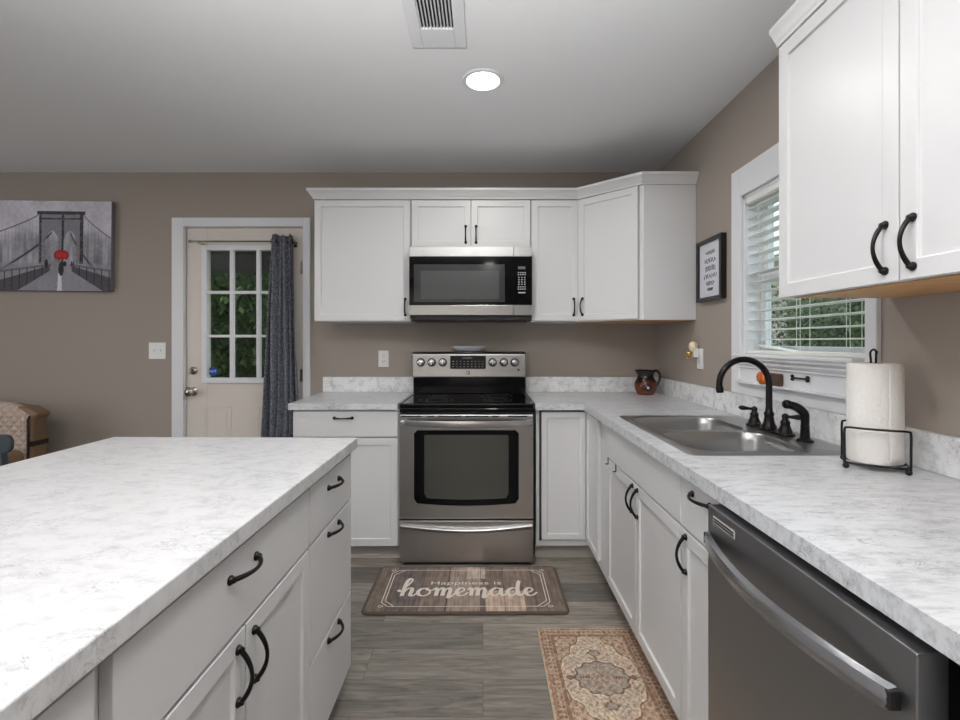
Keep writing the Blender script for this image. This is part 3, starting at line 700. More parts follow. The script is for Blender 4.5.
# corner base cabinet (L shaped, folding door on both faces)
XC = 0.61          # carcass face of the right run
cc = thing('corner_base_cabinet', 'white corner base cabinet with folding door right of the stove', 'cabinet', Tm(0.306, YC, 0))
b = MB(); b.prism([(0.0, 0.0), (XC-0.306, 0.0), (XC-0.306, -(YC-2.436)), (XR-0.307, -(YC-2.436)), (XR-0.307, BD), (0, BD)], 0.09, 0.876); b.build('body', M['white'], cc, local=True, bevel=0.001)
b = MB(); b.prism([(0.001, 0.05), (XC-0.306+0.05, 0.05), (XC-0.306+0.05, -(YC-2.437)), (XR-0.308, -(YC-2.437)), (XR-0.308, BD-0.001), (0.001, BD-0.001)], 0, 0.0895); b.build('toe_kick', M['toe'], cc, local=True)
front('door', 0.030, 0.281, 0.133, 0.862, cc, True, M['white'], 0.045)
mw = Tm(XC, YC-0.023, 0, -PI/2); ccr = MB()
fs = ccr.box(0.0, 0.268, -0.02, -0.0005, 0.133, 0.862); ccr.bm.normal_update(); ff = [f for f in ccr.bm.faces if f.normal.y < -0.9]
bmesh.ops.inset_individual(ccr.bm, faces=ff, thickness=0.045); ccr.bm.normal_update(); bmesh.ops.inset_individual(ccr.bm, faces=ff, thickness=0.0025, depth=-0.008)
ccr.bm.transform(mw); ccr.build('door', M['white'], cc, bevel=0.0016)
b = MB(); b.box(0.018, 0.030, -0.002, 0, 0.12, 0.872); b.box(0.018, 0.29, -0.002, 0, 0.863, 0.872); b.box(0.018, 0.285, -0.002, 0, 0.126, 0.132); b.build('shadow_gap', M['slot'], cc, local=True)
# right run base cabinets; local x runs toward the camera
RD = XR-XC-0.001
sk = cabinet('sink_cabinet', 'white sink cabinet with false drawer front and two doors under the sink', Tm(XC, 2.4355, 0, -PI/2), 1.0205, RD, 0.09, 0.876,
        [('p', 0.175, 1.014, 0.722, 0.868, None, 'plain false drawer front'), ('ds', 0.175, 0.593, 0.125, 0.714, (0.565, 0.648, 'v')), ('ds', 0.597, 1.014, 0.125, 0.714, (0.625, 0.648, 'v'))], toe=0.06, group='base cabinets under the right counter')
for x in (0.20, 0.33):
    b = MB(); b.box(x-0.006, x+0.006, -0.0225, -0.0205, 0.690, 0.722); b.box(x-0.006, x+0.006, -0.034, -0.0225, 0.690, 0.692); b.build('over_door_hook', M['blackmetal'], sk, local=True)
cabinet('narrow_base_cabinet', 'narrow white cabinet with drawer and door between sink cabinet and dishwasher', Tm(XC, 1.4145, 0, -PI/2), 0.2285, RD, 0.09, 0.876,
        [('w', 0.003, 0.226, 0.722, 0.868, (0.13, 0.838, 'h')), ('ds', 0.003, 0.226, 0.125, 0.714, (0.035, 0.648, 'v'))], toe=0.06, group='base cabinets under the right counter')
# dishwasher
dw = thing('dishwasher', 'dark stainless dishwasher with curved bar handle at the near end of the right counter', 'dishwasher', Tm(0.56, 1.185, 0, -PI/2))
DWW = 0.572
b = MB(); b.box(0.002, DWW, 0.072, 0.66, 0.09, 0.868); b.build('tub', M['black'], dw, local=True)
b = MB(); b.box(0.004, DWW-0.002, 0.11, 0.6, 0.0, 0.0895); b.build('toe_kick', M['black'], dw, local=True)
b = MB(); b.box(0.002, DWW, 0.0, 0.042, 0.10, 0.862); b.box(0.002, DWW, 0.0425, 0.078, 0.858, 0.862); dd = b.build('door', M['steeld'], dw, local=True, bevel=0.003)
b = MB(); b.box(0.012, DWW-0.01, 0.0425, 0.0715, 0.12, 0.857); b.build('inner_door', M['black'], dd, local=True)
b = MB(); P = []; nn = 33
for i in range(nn):
    t = i/(nn-1); x = 0.018+t*(DWW-0.045); yo = -0.014-0.042*math.sin(PI*t)**0.8
    P.append([(x, yo+0.011, 0.768), (x, yo, 0.768), (x, yo-0.003, 0.783), (x, yo, 0.797), (x, yo+0.013, 0.800), (x, yo+0.016, 0.784), (x, yo+0.011, 0.768)])
b.grid(P)
b.bm.verts.ensure_lookup_table(); ec = [P[0][:-1], P[-1][:-1]]
for e_ in ec: b.bm.faces.new([b.bm.verts.new(p) for p in e_])
bmesh.ops.remove_doubles(b.bm, verts=b.bm.verts, dist=1e-5)
hb = b.build('bar_handle', M['steeldh'], dd, local=True, smooth=40)
for x in (0.018, DWW-0.027):
    b = MB(); b.box(x-0.006, x+0.004, -0.016, 0.001, 0.770, 0.797); b.build('handle_mount', M['black'], hb, local=True, bevel=0.002)
b = MB(); b.box(0.03, 0.128, -0.0008, 0.0, 0.826, 0.843); bd_ = b.build('badge', M['badgegrey'], dd, local=True)
b = MB(); b.box(0.033, 0.125, -0.0012, -0.0008, 0.829, 0.8335); b.box(0.033, 0.125, -0.0012, -0.0008, 0.8355, 0.840); b.build('badge_stripe', M['black'], bd_, local=True)
cabinet('end_base_cabinet', 'white base cabinet past the dishwasher at the near end of the right counter', Tm(XC, 0.574, 0, -PI/2), 0.75, RD, 0.09, 0.876,
        [('w', 0.012, 0.742, 0.722, 0.868, (0.38, 0.83, 'h')), ('ds', 0.012, 0.379, 0.125, 0.714, (0.34, 0.648, 'v')), ('ds', 0.383, 0.742, 0.125, 0.714, (0.42, 0.648, 'v'))], toe=0.06, group='base cabinets under the right counter')

# upper cabinets on the back wall
YU = 3.045; UD = YB-YU-0.001; UZ0, UZ1 = 1.393, 2.173
cabinet('wall_cabinet', 'white wall cabinet with one wide door left of the microwave', Tm(-1.078, YU, 0), 0.618, UD, UZ0, UZ1, [('ds', 0.004, 0.612, 1.400, 2.168, (0.583, 1.488, 'v'))], group='wall cabinets on the back wall')
cabinet('over_range_cabinet', 'short white two-door cabinet directly above the microwave', Tm(-0.459, YU, 0), 0.764, UD, 1.862, UZ1,
        [('ds', 0.004, 0.380, 1.869, 2.168, (0.349, 1.95, 'v')), ('ds', 0.384, 0.760, 1.869, 2.168, (0.415, 1.95, 'v'))], group='wall cabinets on the back wall')
cabinet('narrow_wall_cabinet', 'narrow white single-door wall cabinet right of the microwave', Tm(0.306, YU, 0), 0.303, UD, UZ0, UZ1, [('ds', 0.004, 0.299, 1.400, 2.168, (0.272, 1.488, 'v'))], group='wall cabinets on the back wall')
# diagonal corner cabinet
dc = thing('diagonal_corner_cabinet', 'white diagonal wall cabinet filling the corner beside the framed print', 'cabinet', (0.61, YU, 0))
xa, ya = XR-0.303, YB-0.61
pts = [(0.61, YU), (xa, ya), (XR-0.0015, ya), (XR-0.0015, YB-0.0015), (0.61, YB-0.0015)]
b = MB(); b.prism(pts, UZ0, UZ1); b.build('body', M['white'], dc, bevel=0.0012)
b = MB(); b.prism([(0.63, YU+0.0), (xa+0.01, ya+0.02), (XR-0.01, ya+0.02), (XR-0.01, YB-0.01), (0.63, YB-0.01)], UZ0-0.003, UZ0-0.0005); b.build('underside', M['under'], dc)
L_ = math.hypot(xa-0.61, ya-YU); ang = math.atan2(ya-YU, xa-0.61)
DM = Matrix.Translation((0.61, YU, 0)) @ Matrix.Rotation(ang, 4, 'Z')
b = MB(); fs = b.box(0.012, L_-0.028, -0.02, -0.0005, 1.400, 2.168); b.bm.normal_update(); ff = [f for f in b.bm.faces if f.normal.y < -0.9]
bmesh.ops.inset_individual(b.bm, faces=ff, thickness=0.057); b.bm.normal_update(); bmesh.ops.inset_individual(b.bm, faces=ff, thickness=0.0025, depth=-0.008)
b.bm.transform(DM); dcd = b.build('door', M['white'], dc, bevel=0.0016)
inst('handle', HM, dcd, DM @ Matrix.Translation((0.045, -0.0203, 1.488)))
# near upper cabinet on the right wall
UXC = XR-0.318
uc = cabinet('near_wall_cabinet', 'large white two-door wall cabinet right of the window, nearest the camera', Tm(UXC, 1.437, 0, -PI/2), 0.838, 0.316, UZ0+0.006, 2.155,
        [('ds', 0.004, 0.416, 1.397, 2.150, (0.384, 1.473, 'v')), ('ds', 0.420, 0.834, 1.397, 2.150, (0.452, 1.473, 'v'))])
b = MB(); b.box(0.018, 0.820, 0.018, 0.314, 1.396, 1.3985); b.build('underside', M['under'], uc, local=True, label='bare wood underside')
# crown mouldings
def crown(name, label, path, k_=1.0, dz=0.0):
    prof = [(0.0, 2.1735), (-0.004, 2.1735), (-0.006, 2.183), (-0.012, 2.190), (-0.022, 2.206), (-0.032, 2.218), (-0.036, 2.222), (-0.036, 2.236), (0.0, 2.236)]; prof = [(a*k_, z+dz) for a, z in prof]
    path = [Vector((p[0], p[1], 0)) for p in path]; n = len(path); rings = []; b = MB()
    for i in range(n):
        def nr(a, c): d = (c-a).normalized(); return Vector((d.y, -d.x, 0))       # to the right of travel
        if i == 0: m_ = nr(path[0], path[1]); k = 1
        elif i == n-1: m_ = nr(path[-2], path[-1]); k = 1
        else:
            n1 = nr(path[i-1], path[i]); n2 = nr(path[i], path[i+1]); m_ = (n1+n2).normalized(); k = 1/m_.dot(n1)
        rings.append([b.bm.verts.new(path[i]+m_*(-p[0]*k)+Vector((0, 0, p[1]))) for p in prof])
    for i in range(n-1):
        for j in range(len(prof)):
            q = (j+1) % len(prof); b.bm.faces.new((rings[i][j], rings[i+1][j], rings[i+1][q], rings[i][q]))
    b.bm.faces.new(rings[0]); b.bm.faces.new(rings[-1][::-1])
    o = b.build(name, M['white'], origin=(path[1].x, path[1].y, 2.1735+dz)); tag(o, label, 'moulding'); return o
e_ = 0.020
crown('crown_molding', 'white crown moulding running along the tops of the back wall cabinets', [(-1.078, YB-0.0015), (-1.078, YU-e_), (0.604, YU-e_), (xa-0.008, ya-0.003), (XR-0.0015, ya-0.003)])
crown('side_crown_molding', 'white crown moulding on the near wall cabinet right of the window', [(XR-0.0015, 1.437), (UXC-0.0205, 1.437), (UXC-0.0205, 0.599)], 0.45, -0.018)

# ---------------------------------------------------------------- countertops
ct = thing('countertop', 'L-shaped white marble-look countertop with backsplash right of the stove holding the sink', 'countertop', (0.9, 2.0, 0.877))
SX0, SX1, SY0, SY1 = 0.665, 1.168, 1.492, 2.222      # sink cutout
z0, z1 = 0.877, 0.914; fx = 0.572; fy = YB-0.648
b = MB()
b.box(0.298, XR-0.0005, fy, YB-0.0005, z0, z1); b.box(fx, XR-0.0005, SY1, fy, z0, z1); b.box(fx, SX0, SY0, SY1, z0, z1); b.box(SX1, XR-0.0005, SY0, SY1, z0, z1); b.box(fx, XR-0.0005, -0.18, SY0, z0, z1)
b.build('worktop', M['marble'], ct)
b = MB(); b.box(0.298, XR-0.0205, YB-0.020, YB-0.0005, z1+0.0002, 1.020); b.box(XR-0.020, XR-0.0005, -0.18, YB-0.0005, z1+0.0002, 1.020)
b.build('backsplash', M['marble_up'], ct, bevel=0.003)
c2 = thing('left_countertop', 'small white marble-look countertop with backsplash left of the stove', 'countertop', (-0.8, YB, 0.877))
b = MB(); b.prism([(-1.112, fy), (-0.486, fy), (-0.486, YB-0.0005), (-1.126, YB-0.0005)], z0, z1); b.build('worktop', M['marble'], c2, bevel=0.003)
b = MB(); b.box(-1.124, -0.486, YB-0.020, YB-0.0005, z1+0.0002, 1.020); b.build('backsplash', M['marble_up'], c2, bevel=0.003)

# ---------------------------------------------------------------- island
b = MB(); b.prism([(-1.368, -0.42), (-0.461, -0.42), (-0.461, 1.745), (-1.368, 1.760)], z0, z1); o = b.build('island_countertop', M['marble2'], origin=(-0.915, 0.66, z0), bevel=0.003); tag(o, 'large white marble-look island top in the left foreground', 'countertop')
IM = lambda y: Tm(-0.497, y, 0, PI/2)
cabinet('island_drawer_cabinet', 'island cabinet with a stack of three drawers at the far end', IM(1.306), 0.414, 0.84, 0.09, 0.876,
        [('w', 0.004, 0.410, 0.704, 0.862, (0.207, 0.816, 'h')), ('w', 0.004, 0.410, 0.374, 0.696, (0.207, 0.672, 'h')), ('w', 0.004, 0.410, 0.10, 0.366, (0.207, 0.345, 'h'))], toe=0.06, group='island cabinets')
cabinet('island_door_cabinet', 'island cabinet with one wide drawer above two doors, nearest its middle', IM(0.6005), 0.705, 0.84, 0.09, 0.876,
        [('w', 0.012, 0.701, 0.704, 0.862, (0.345, 0.816, 'h')), ('ds', 0.012, 0.353, 0.10, 0.696, (0.323, 0.615, 'v')), ('ds', 0.357, 0.701, 0.10, 0.696, (0.388, 0.615, 'v'))], toe=0.06, group='island cabinets')
cabinet('island_near_cabinet', 'island cabinet at the near left corner, mostly cut off by the photo edge', IM(-0.36), 0.960, 0.84, 0.09, 0.876,
        [('w', 0.012, 0.944, 0.704, 0.862, (0.47, 0.816, 'h')), ('ds', 0.012, 0.476, 0.10, 0.696, (0.445, 0.615, 'v')), ('ds', 0.480, 0.944, 0.10, 0.696, (0.51, 0.615, 'v'))], toe=0.06, group='island cabinets')

# ---------------------------------------------------------------- range
RX0, RX1 = -0.474, 0.287; RC = (RX0+RX1)/2
rg = thing('range', 'stainless steel electric range with black glass top between the base cabinets', 'stove', (RC, 3.0, 0))
b = MB(); b.box(RX0+0.002, RX1-0.002, 2.73, 3.335, 0.02, 0.885); b.build('body', M['black'], rg)
b = MB(); b.box(RX0+0.02, RX1-0.02, 2.70, 3.3, 0.0, 0.0195); b.build('base', M['black'], rg)
b = MB(); b.box(RX0+0.001, RX1-0.001, 2.692, 3.20, 0.889, 0.916); b.build('cooktop', M['blackglass'], rg, bevel=0.006)
b = MB(); b.box(RX0+0.001, RX1-0.001, 2.690, 2.729, 0.868, 0.8885); b.build('front_trim', M['blackglass'], rg, bevel=0.003)
for (x0_, x1_) in ((RX0+0.0005, RX0+0.014), (RX1-0.014, RX1-0.0005)):
    b = MB(); b.box(x0_, x1_, 2.73, 3.19, 0.9165, 0.9195); b.build('side_trim', M['steel'], rg, bevel=0.001)
for (x, y, r_) in ((-0.28, 2.86, 0.10), (0.09, 2.86, 0.085), (-0.28, 3.08, 0.075), (0.09, 3.08, 0.10)):
    b = MB()
    for q in (r_, r_*0.62): b.lathe([(q-0.0015, 0.9162), (q+0.0015, 0.9162), (q+0.0015, 0.9165), (q-0.0015, 0.9165), (q-0.0015, 0.9162)], Matrix.Translation((x, y, 0)), seg=48, cap=False)
    b.build('burner_ring', M['ringgrey'], rg)
# backguard
b = MB(); b.box(RX0+0.004, RX1-0.004, 3.205, 3.335, 0.9165, 1.03); b.build('backguard_riser', M['blackglass'], rg, bevel=0.004)
b = MB(); pr = [(3.188, 1.026), (3.200, 1.185), (3.215, 1.198), (3.335, 1.198), (3.335, 1.026)]
b.prism(pr, RX0-0.005, RX1+0.003, Matrix(((0, 0, 1, 0), (1, 0, 0, 0), (0, 1, 0, 0), (0, 0, 0, 1)))); bg_ = b.build('backguard', M['steelm'], rg, bevel=0.008, seg=3)
al = math.atan2(0.012, 0.159)
def BG(x, z): return Matrix.Translation((x, 3.188+(z-1.026)*0.012/0.159, z)) @ Matrix.Rotation(-al, 4, 'X')
for x in (-0.418, -0.345, -0.270, 0.065, 0.140, 0.213):
    b = MB(BG(x, 1.128)); b.lathe([(0.029, 0), (0.029, 0.003), (0.025, 0.005)], RX, seg=24); b.build('knob_bezel', M['black'], bg_, smooth=40)
    b = MB(BG(x, 1.128)); b.lathe([(0.0235, 0.004), (0.0225, 0.016), (0.019, 0.028), (0.012, 0.032), (0.001, 0.033)], RX, seg=24); b.box(-0.003, 0.003, -0.036, -0.028, -0.018, 0.018); b.build('knob', M['steelh'], bg_, smooth=40)
b = MB(BG(-0.101, 1.128)); b.box(-0.120, 0.120, -0.004, 0.002, -0.044, 0.044); dp = b.build('control_display', M['blackglass'], bg_, bevel=0.003)
b = MB(BG(-0.101, 1.128))
for i in range(9):
    for j in range(3):
        x = -0.1+i*0.025
        b.box(x-0.005, x+0.005, -0.0046, -0.004, -0.031+j*0.018, -0.028+j*0.018)
b.build('key_legends', M['greybtn'], dp)
b = MB(BG(-0.101, 1.128)); b.box(-0.04, 0.03, -0.0046, -0.004, 0.022, 0.036); b.build('clock', mat('clock_grey', (0.08, 0.09, 0.09), 0.3), dp)
b = MB(BG(-0.101, 1.058)); b.box(-0.012, 0.012, -0.0015, 0.001, -0.011, 0.011); lg = b.build('emblem', M['black'], bg_)
b = MB(BG(-0.101, 1.058)); b.box(-0.0085, -0.005, -0.0022, -0.0015, -0.008, 0.008)
for s_ in (-1, 1): b.box(-0.001, 0.011, -0.0022, -0.0015, -0.0015, 0.0015, Matrix.Translation((-0.004, 0, 0)) @ Matrix.Rotation(s_*0.7, 4, 'Y'))
b.build('emblem_mark', M['steelh'], lg)
b = MB(BG(0.238, 1.078)); b.lathe([(0.008, 0), (0.008, 0.003)], RX, seg=16); b.build('sensor_dot', M['black'], bg_)
# oven door
yd = 2.678
b = MB(); b.box(RX0+0.003, RX1-0.003, yd, 2.728, 0.268, 0.855); od = b.build('oven_door', M['steel'], rg, bevel=0.004)
b = MB(); Tz = Matrix(((1, 0, 0, 0), (0, 0, 1, 0), (0, 1, 0, 0), (0, 0, 0, 1)))
def arcpanel(x0_, x1_, zb_, zt_, sag, rr_=0.018):
    pts = [(x0_, zb_+0.03)]
    for i in range(13): t = i/12; pts.append((x0_+(x1_-x0_)*(0.03+0.94*t), zb_-sag*math.sin(PI*t)**0.9+0.004))
    pts += [(x1_, zb_+0.03), (x1_, zt_-rr_), (x1_-rr_, zt_), (x0_+rr_, zt_), (x0_, zt_-rr_)]
    return pts
b.prism(arcpanel(RC-0.295, RC+0.295, 0.352, 0.768, 0.014), yd-0.003, yd+0.002, Tz); b.build('door_glass', M['blackglass'], od)
b = MB(); b.prism(arcpanel(RC-0.237, RC+0.237, 0.382, 0.742, 0.008, 0.004), yd-0.0042, yd-0.003, Tz); b.build('oven_window', M['ovenglass'], od)
def bowbar(z, h_, pr_, mtl, parent, name, x0_, x1_, y_, rise=0.0):
    b = MB(); P = []; nn = 31
    for i in range(nn):
        t = i/(nn-1); x = x0_+(x1_-x0_)*t; s_ = math.sin(PI*t)**0.6; yo = y_-0.008-pr_*s_; zz = z-rise*math.sin(PI*t); hh = h_*(0.72+0.28*s_)/2
        P.append([(x, yo+0.012, zz-hh), (x, yo, zz-hh*0.8), (x, yo-0.004, zz), (x, yo, zz+hh*0.8), (x, yo+0.012, zz+hh), (x, yo+0.012, zz-hh)])
    b.grid(P)
    for e2 in (P[0][:-1], P[-1][:-1]): b.bm.faces.new([b.bm.verts.new(p) for p in e2])
    bmesh.ops.remove_doubles(b.bm, verts=b.bm.verts, dist=1e-5)
    for x in (x0_+0.012, x1_-0.012): b.box(x-0.011, x+0.011, y_-0.012, y_+0.0005, z-h_*0.34, z+h_*0.34)
    return b.build(name, mtl, parent, smooth=40)
bowbar(0.812, 0.046, 0.042, M['steelh'], od, 'door_handle', RX0+0.012, RX1-0.012, yd, 0.004)
b = MB()
for (xa_, xb_) in ((-0.46, -0.35), (-0.315, -0.275), (-0.255, -0.125), (-0.10, 0.03), (0.05, 0.09), (0.14, 0.25)): b.box(xa_, xb_, yd-0.001, yd, 0.842, 0.850)
b.build('vent_slots', M['black'], od)
b = MB(); b.box(RX0+0.003, RX1-0.003, yd, 2.728, 0.022, 0.258); sd = b.build('storage_drawer', M['steel'], rg, bevel=0.004)
b = MB(); P = []          # drooping lip handle of the drawer
for i in range(41):
    t = i/40; x = RX0+0.012+(RX1-RX0-0.024)*t; s_ = math.sin(PI*t); z_ = 0.238-0.022*s_
    P.append([(x, yd+0.0005, z_+0.004), (x, yd-0.012-0.012*s_, z_+0.006), (x, yd-0.020-0.014*s_, z_-0.004), (x, yd-0.012-0.008*s_, z_-0.022), (x, yd+0.0005, z_-0.030)])
b.grid(P); b.build('drawer_handle', M['steel'], sd, smooth=60)
# spoon rest on the backguard
sr = MB(Matrix.Translation((-0.095, 3.262, 1.199)))
sr.lathe([(0.03, 0.0), (0.075, 0.004), (0.108, 0.016), (0.120, 0.026), (0.116, 0.028), (0.10, 0.019), (0.07, 0.009), (0.001, 0.006)], Matrix.Diagonal((1, 0.5, 1.35, 1)), seg=36)
o = sr.build('spoon_rest', M['spoon'], origin=(-0.095, 3.262, 1.199), smooth=50); tag(o, 'pale grey oval spoon rest lying on top of the stove backguard', 'spoon rest')

# ---------------------------------------------------------------- microwave
mwv = thing('microwave', 'stainless and black over-the-range microwave hung under the short wall cabinet', 'microwave', (-0.077, 3.14, 1.40))
mx0, mx1, my = -0.4565, 0.3035, 2.936; ms = 0.1905
b = MB(); b.box(mx0+0.002, mx1-0.002, my+0.03, YB-0.002, 1.415, 1.8605); b.build('body', M['black'], mwv)
b = MB(); b.box(mx0+0.01, mx1-0.01, my+0.02, YB-0.06, 1.400, 1.4145); b.build('bottom_grille', M['black'], mwv, bevel=0.004)
b = MB(); b.mi = 0; b.box(mx0, ms-0.0008, my, my+0.0295, 1.794, 1.856); b.box(mx0, ms-0.0008, my, my+0.0295, 1.431, 1.493)
b.mi = 1; b.box(mx0, ms-0.0008, my+0.002, my+0.0295, 1.493, 1.794); md = b.build('door', [M['steelm'], M['blackglass']], mwv, bevel=0.0015)
b = MB(); b.box(-0.428, 0.135, my-0.0002, my+0.002, 1.512, 1.745); b.build('window_border', M['mwglass'], md, bevel=0.001)
b = MB(); b.box(-0.385, 0.100, my-0.0012, my-0.0002, 1.530, 1.705); b.build('window_screen', M['mwmesh'], md)
b = MB(); b.mi = 0; b.box(ms+0.0008, mx1, my, my+0.0295, 1.794, 1.856); b.box(ms+0.0008, mx1, my, my+0.0295, 1.431, 1.493)
b.mi = 1; b.box(ms+0.0008, mx1, my+0.002, my+0.0295, 1.493, 1.794); cp = b.build('control_panel', [M['steelm'], M['blackglass']], mwv, bevel=0.0015)
b = MB(); b.box(0.217, 0.262, my, my+0.002, 1.715, 1.732); b.build('display', mat('display_grey', (0.10, 0.11, 0.11), 0.3), cp)
for j, z in enumerate((1.694, 1.682, 1.664, 1.650, 1.636, 1.622, 1.606, 1.592)):
    for i in range(4 if j in (0, 1, 6, 7) else 3):
        nb = 4 if j in (0, 1, 6, 7) else 3
        x = 0.213+(i+0.5)*0.054/nb
        b = MB(); b.box(x-0.0045, x+0.0045, my+0.0008, my+0.002, z-0.0035, z+0.0035); b.build('button', M['greybtn'], cp)
b = MB(); b.box(0.218, 0.262, my+0.0012, my+0.002, 1.566, 1.574); b.build('legend', M['greybtn'], cp)

# ---------------------------------------------------------------- sink
sn = thing('double_sink', 'stainless double bowl drop-in sink in the right countertop', 'sink', (0.92, 1.86, 0.914))
def rrect(x0_, x1_, y0_, y1_, r_, n=8):
    out = []
    for (cx_, cy_, a0) in ((x1_-r_, y1_-r_, 0), (x0_+r_, y1_-r_, PI/2), (x0_+r_, y0_+r_, PI), (x1_-r_, y0_+r_, 1.5*PI)):
        for i in range(n+1): a = a0+PI/2*i/n; out.append((cx_+r_*math.cos(a), cy_+r_*math.sin(a)))
    return out
RXa, RXb, RYa, RYb = 0.638, 1.192, 1.466, 2.248
bowls = ((0.676, 1.052, 1.51, 1.832), (0.676, 1.052, 1.862, 2.185))
def ringfaces(b, A, B): 
    n = len(A); return [b.bm.faces.new((A[i], A[(i+1) % n], B[(i+1) % n], B[i])) for i in range(n)]
b = MB(); zr = 0.9185
# deck as strips around the bowls: build with triangle fill
outer = [b.bm.verts.new((x, y, zr)) for x, y in rrect(RXa+0.006, RXb-0.006, RYa+0.006, RYb-0.006, 0.02, 4)]
loops = [outer]; bl_ = []
for (x0_, x1_, y0_, y1_) in bowls:
    lp = [b.bm.verts.new((x, y, zr)) for x, y in rrect(x0_, x1_, y0_, y1_, 0.075, 10)]; loops.append(lp); bl_.append(lp)
edges = []
for lp in loops:
    for i in range(len(lp)): edges.append(b.bm.edges.new((lp[i], lp[(i+1) % len(lp)])))
bmesh.ops.triangle_fill(b.bm, use_beauty=True, edges=edges)
low = [b.bm.verts.new((x, y, 0.9143)) for x, y in rrect(RXa, RXb, RYa, RYb, 0.024, 4)]
ringfaces(b, outer, low)
b.build('rim', M['sink'], sn, smooth=50)
for (x0_, x1_, y0_, y1_) in bowls:
    b = MB(); prev = None
    for (ins, z_, r_) in ((0, zr, 0.075), (0.004, zr-0.006, 0.073), (0.010, zr-0.03, 0.07), (0.016, zr-0.14, 0.065), (0.026, zr-0.165, 0.06), (0.05, zr-0.178, 0.05), (0.13, zr-0.181, 0.03)):
        ring = [b.bm.verts.new((x, y, z_)) for x, y in rrect(x0_+ins, x1_-ins, y0_+ins, y1_-ins, max(0.008, r_ if ins < 0.1 else 0.03), 10)]
        if prev: ringfaces(b, prev, ring)
        prev = ring
    b.bm.faces.new(prev); bo = b.build('bowl', M['sink'], sn, smooth=60)
    cx_, cy_ = (x0_+x1_)/2, (y0_+y1_)/2
    b = MB(); b.lathe([(0.045, 0.7378), (0.045, 0.7405), (0.036, 0.7395), (0.03, 0.7385), (0.001, 0.7385)], Matrix.Translation((cx_, cy_, 0)), seg=28); b.build('drain', M['steelh'], bo, smooth=40)
# faucet
FXp, FYp, FZ = 1.12, 1.86, zr+0.0004
fa = thing('kitchen_faucet', 'dark bronze gooseneck faucet with two lever handles at the back of the sink', 'faucet', (FXp, FYp, FZ))
b = MB(); pl = []
for (cy_, a0) in ((FYp+0.105, 0), (FYp-0.105, PI)):
    for i in range(13): a = a0+PI*i/12; pl.append((FXp+0.029*math.cos(a), cy_+0.029*math.sin(a)))
b.prism(pl, FZ, FZ+0.009); b.build('deck_plate', M['bronze'], fa, bevel=0.003)
b = MB(); b.lathe([(0.027, 0.009), (0.026, 0.018), (0.020, 0.030), (0.016, 0.055), (0.018, 0.062), (0.0185, 0.068), (0.0135, 0.075), (0.0125, 0.09)], Matrix.Translation((FXp, FYp, FZ)))
pts = [(FXp, FYp, FZ+0.085), (FXp, FYp, 1.06)]
R_ = 0.0975; cz_ = 1.099
for i in range(0, 21): a = PI*i/20*1.06; pts.append((FXp-R_+R_*math.cos(a), FYp, cz_+R_*math.sin(a)))
b.tube(pts, 0.0118, 14); e1 = Vector(pts[-1]); dr = (Vector(pts[-1])-Vector(pts[-2])).normalized()
b.tube([e1-dr*0.012, e1, e1+dr*0.006, e1+dr*0.014], [0.013, 0.0145, 0.0145, 0.0125], 14)
b.build('spout', M['bronze'], fa, smooth=50)
for sgn in (1, -1):
    c_ = Matrix.Translation((FXp, FYp+0.1*sgn, FZ))
    b = MB(c_); b.lathe([(0.024, 0.009), (0.023, 0.018), (0.018, 0.030), (0.015, 0.042), (0.017, 0.048), (0.014, 0.054), (0.010, 0.06), (0.012, 0.068), (0.011, 0.076), (0.004, 0.081), (0.001, 0.082)])
    dx, dy = (-0.55, 0.25) if sgn > 0 else (0.35, -0.6)
    q = Vector((dx, dy, 0)).normalized()
    pp = [Vector((0, 0, 0.069))+q*s_+Vector((0, 0, 0.004*s_/0.05)) for s_ in (0.0, 0.018, 0.030, 0.042, 0.052, 0.058)]
    b.tube(pp, [0.006, 0.0055, 0.0075, 0.010, 0.0085, 0.003], 12)
    b.build('lever', M['bronze'], fa, smooth=50)
sp = thing('side_sprayer', 'dark bronze pull-out side sprayer standing beside the faucet near the paper towels', 'sprayer', (FXp, 1.652, FZ))
b = MB(Matrix.Translation((FXp, 1.652, FZ))); b.lathe([(0.027, 0), (0.026, 0.006), (0.016, 0.012), (0.0135, 0.05), (0.015, 0.056)]); b.build('base', M['bronze'], sp, smooth=40)
b = MB(Matrix.Translation((FXp, 1.652, FZ)))
b.tube(catmull([(0, 0, 0.05), (0.0, 0, 0.080), (-0.004, 0, 0.098), (-0.020, 0.008, 0.116), (-0.040, 0.016, 0.125), (-0.054, 0.02, 0.128)], 6), [0.0125+0.0025*math.sin(i/30*PI) for i in range(31)], 14)
b.lathe([(0.013, -0.004), (0.0155, 0.0), (0.0155, 0.012), (0.012, 0.016)], Matrix.Translation((-0.046, 0.017, 0.1265)) @ Matrix.Rotation(-1.45, 4, 'Y') @ Matrix.Rotation(0, 4, 'X'), seg=16)
b.build('spray_head', M['bronze'], sp, smooth=50)

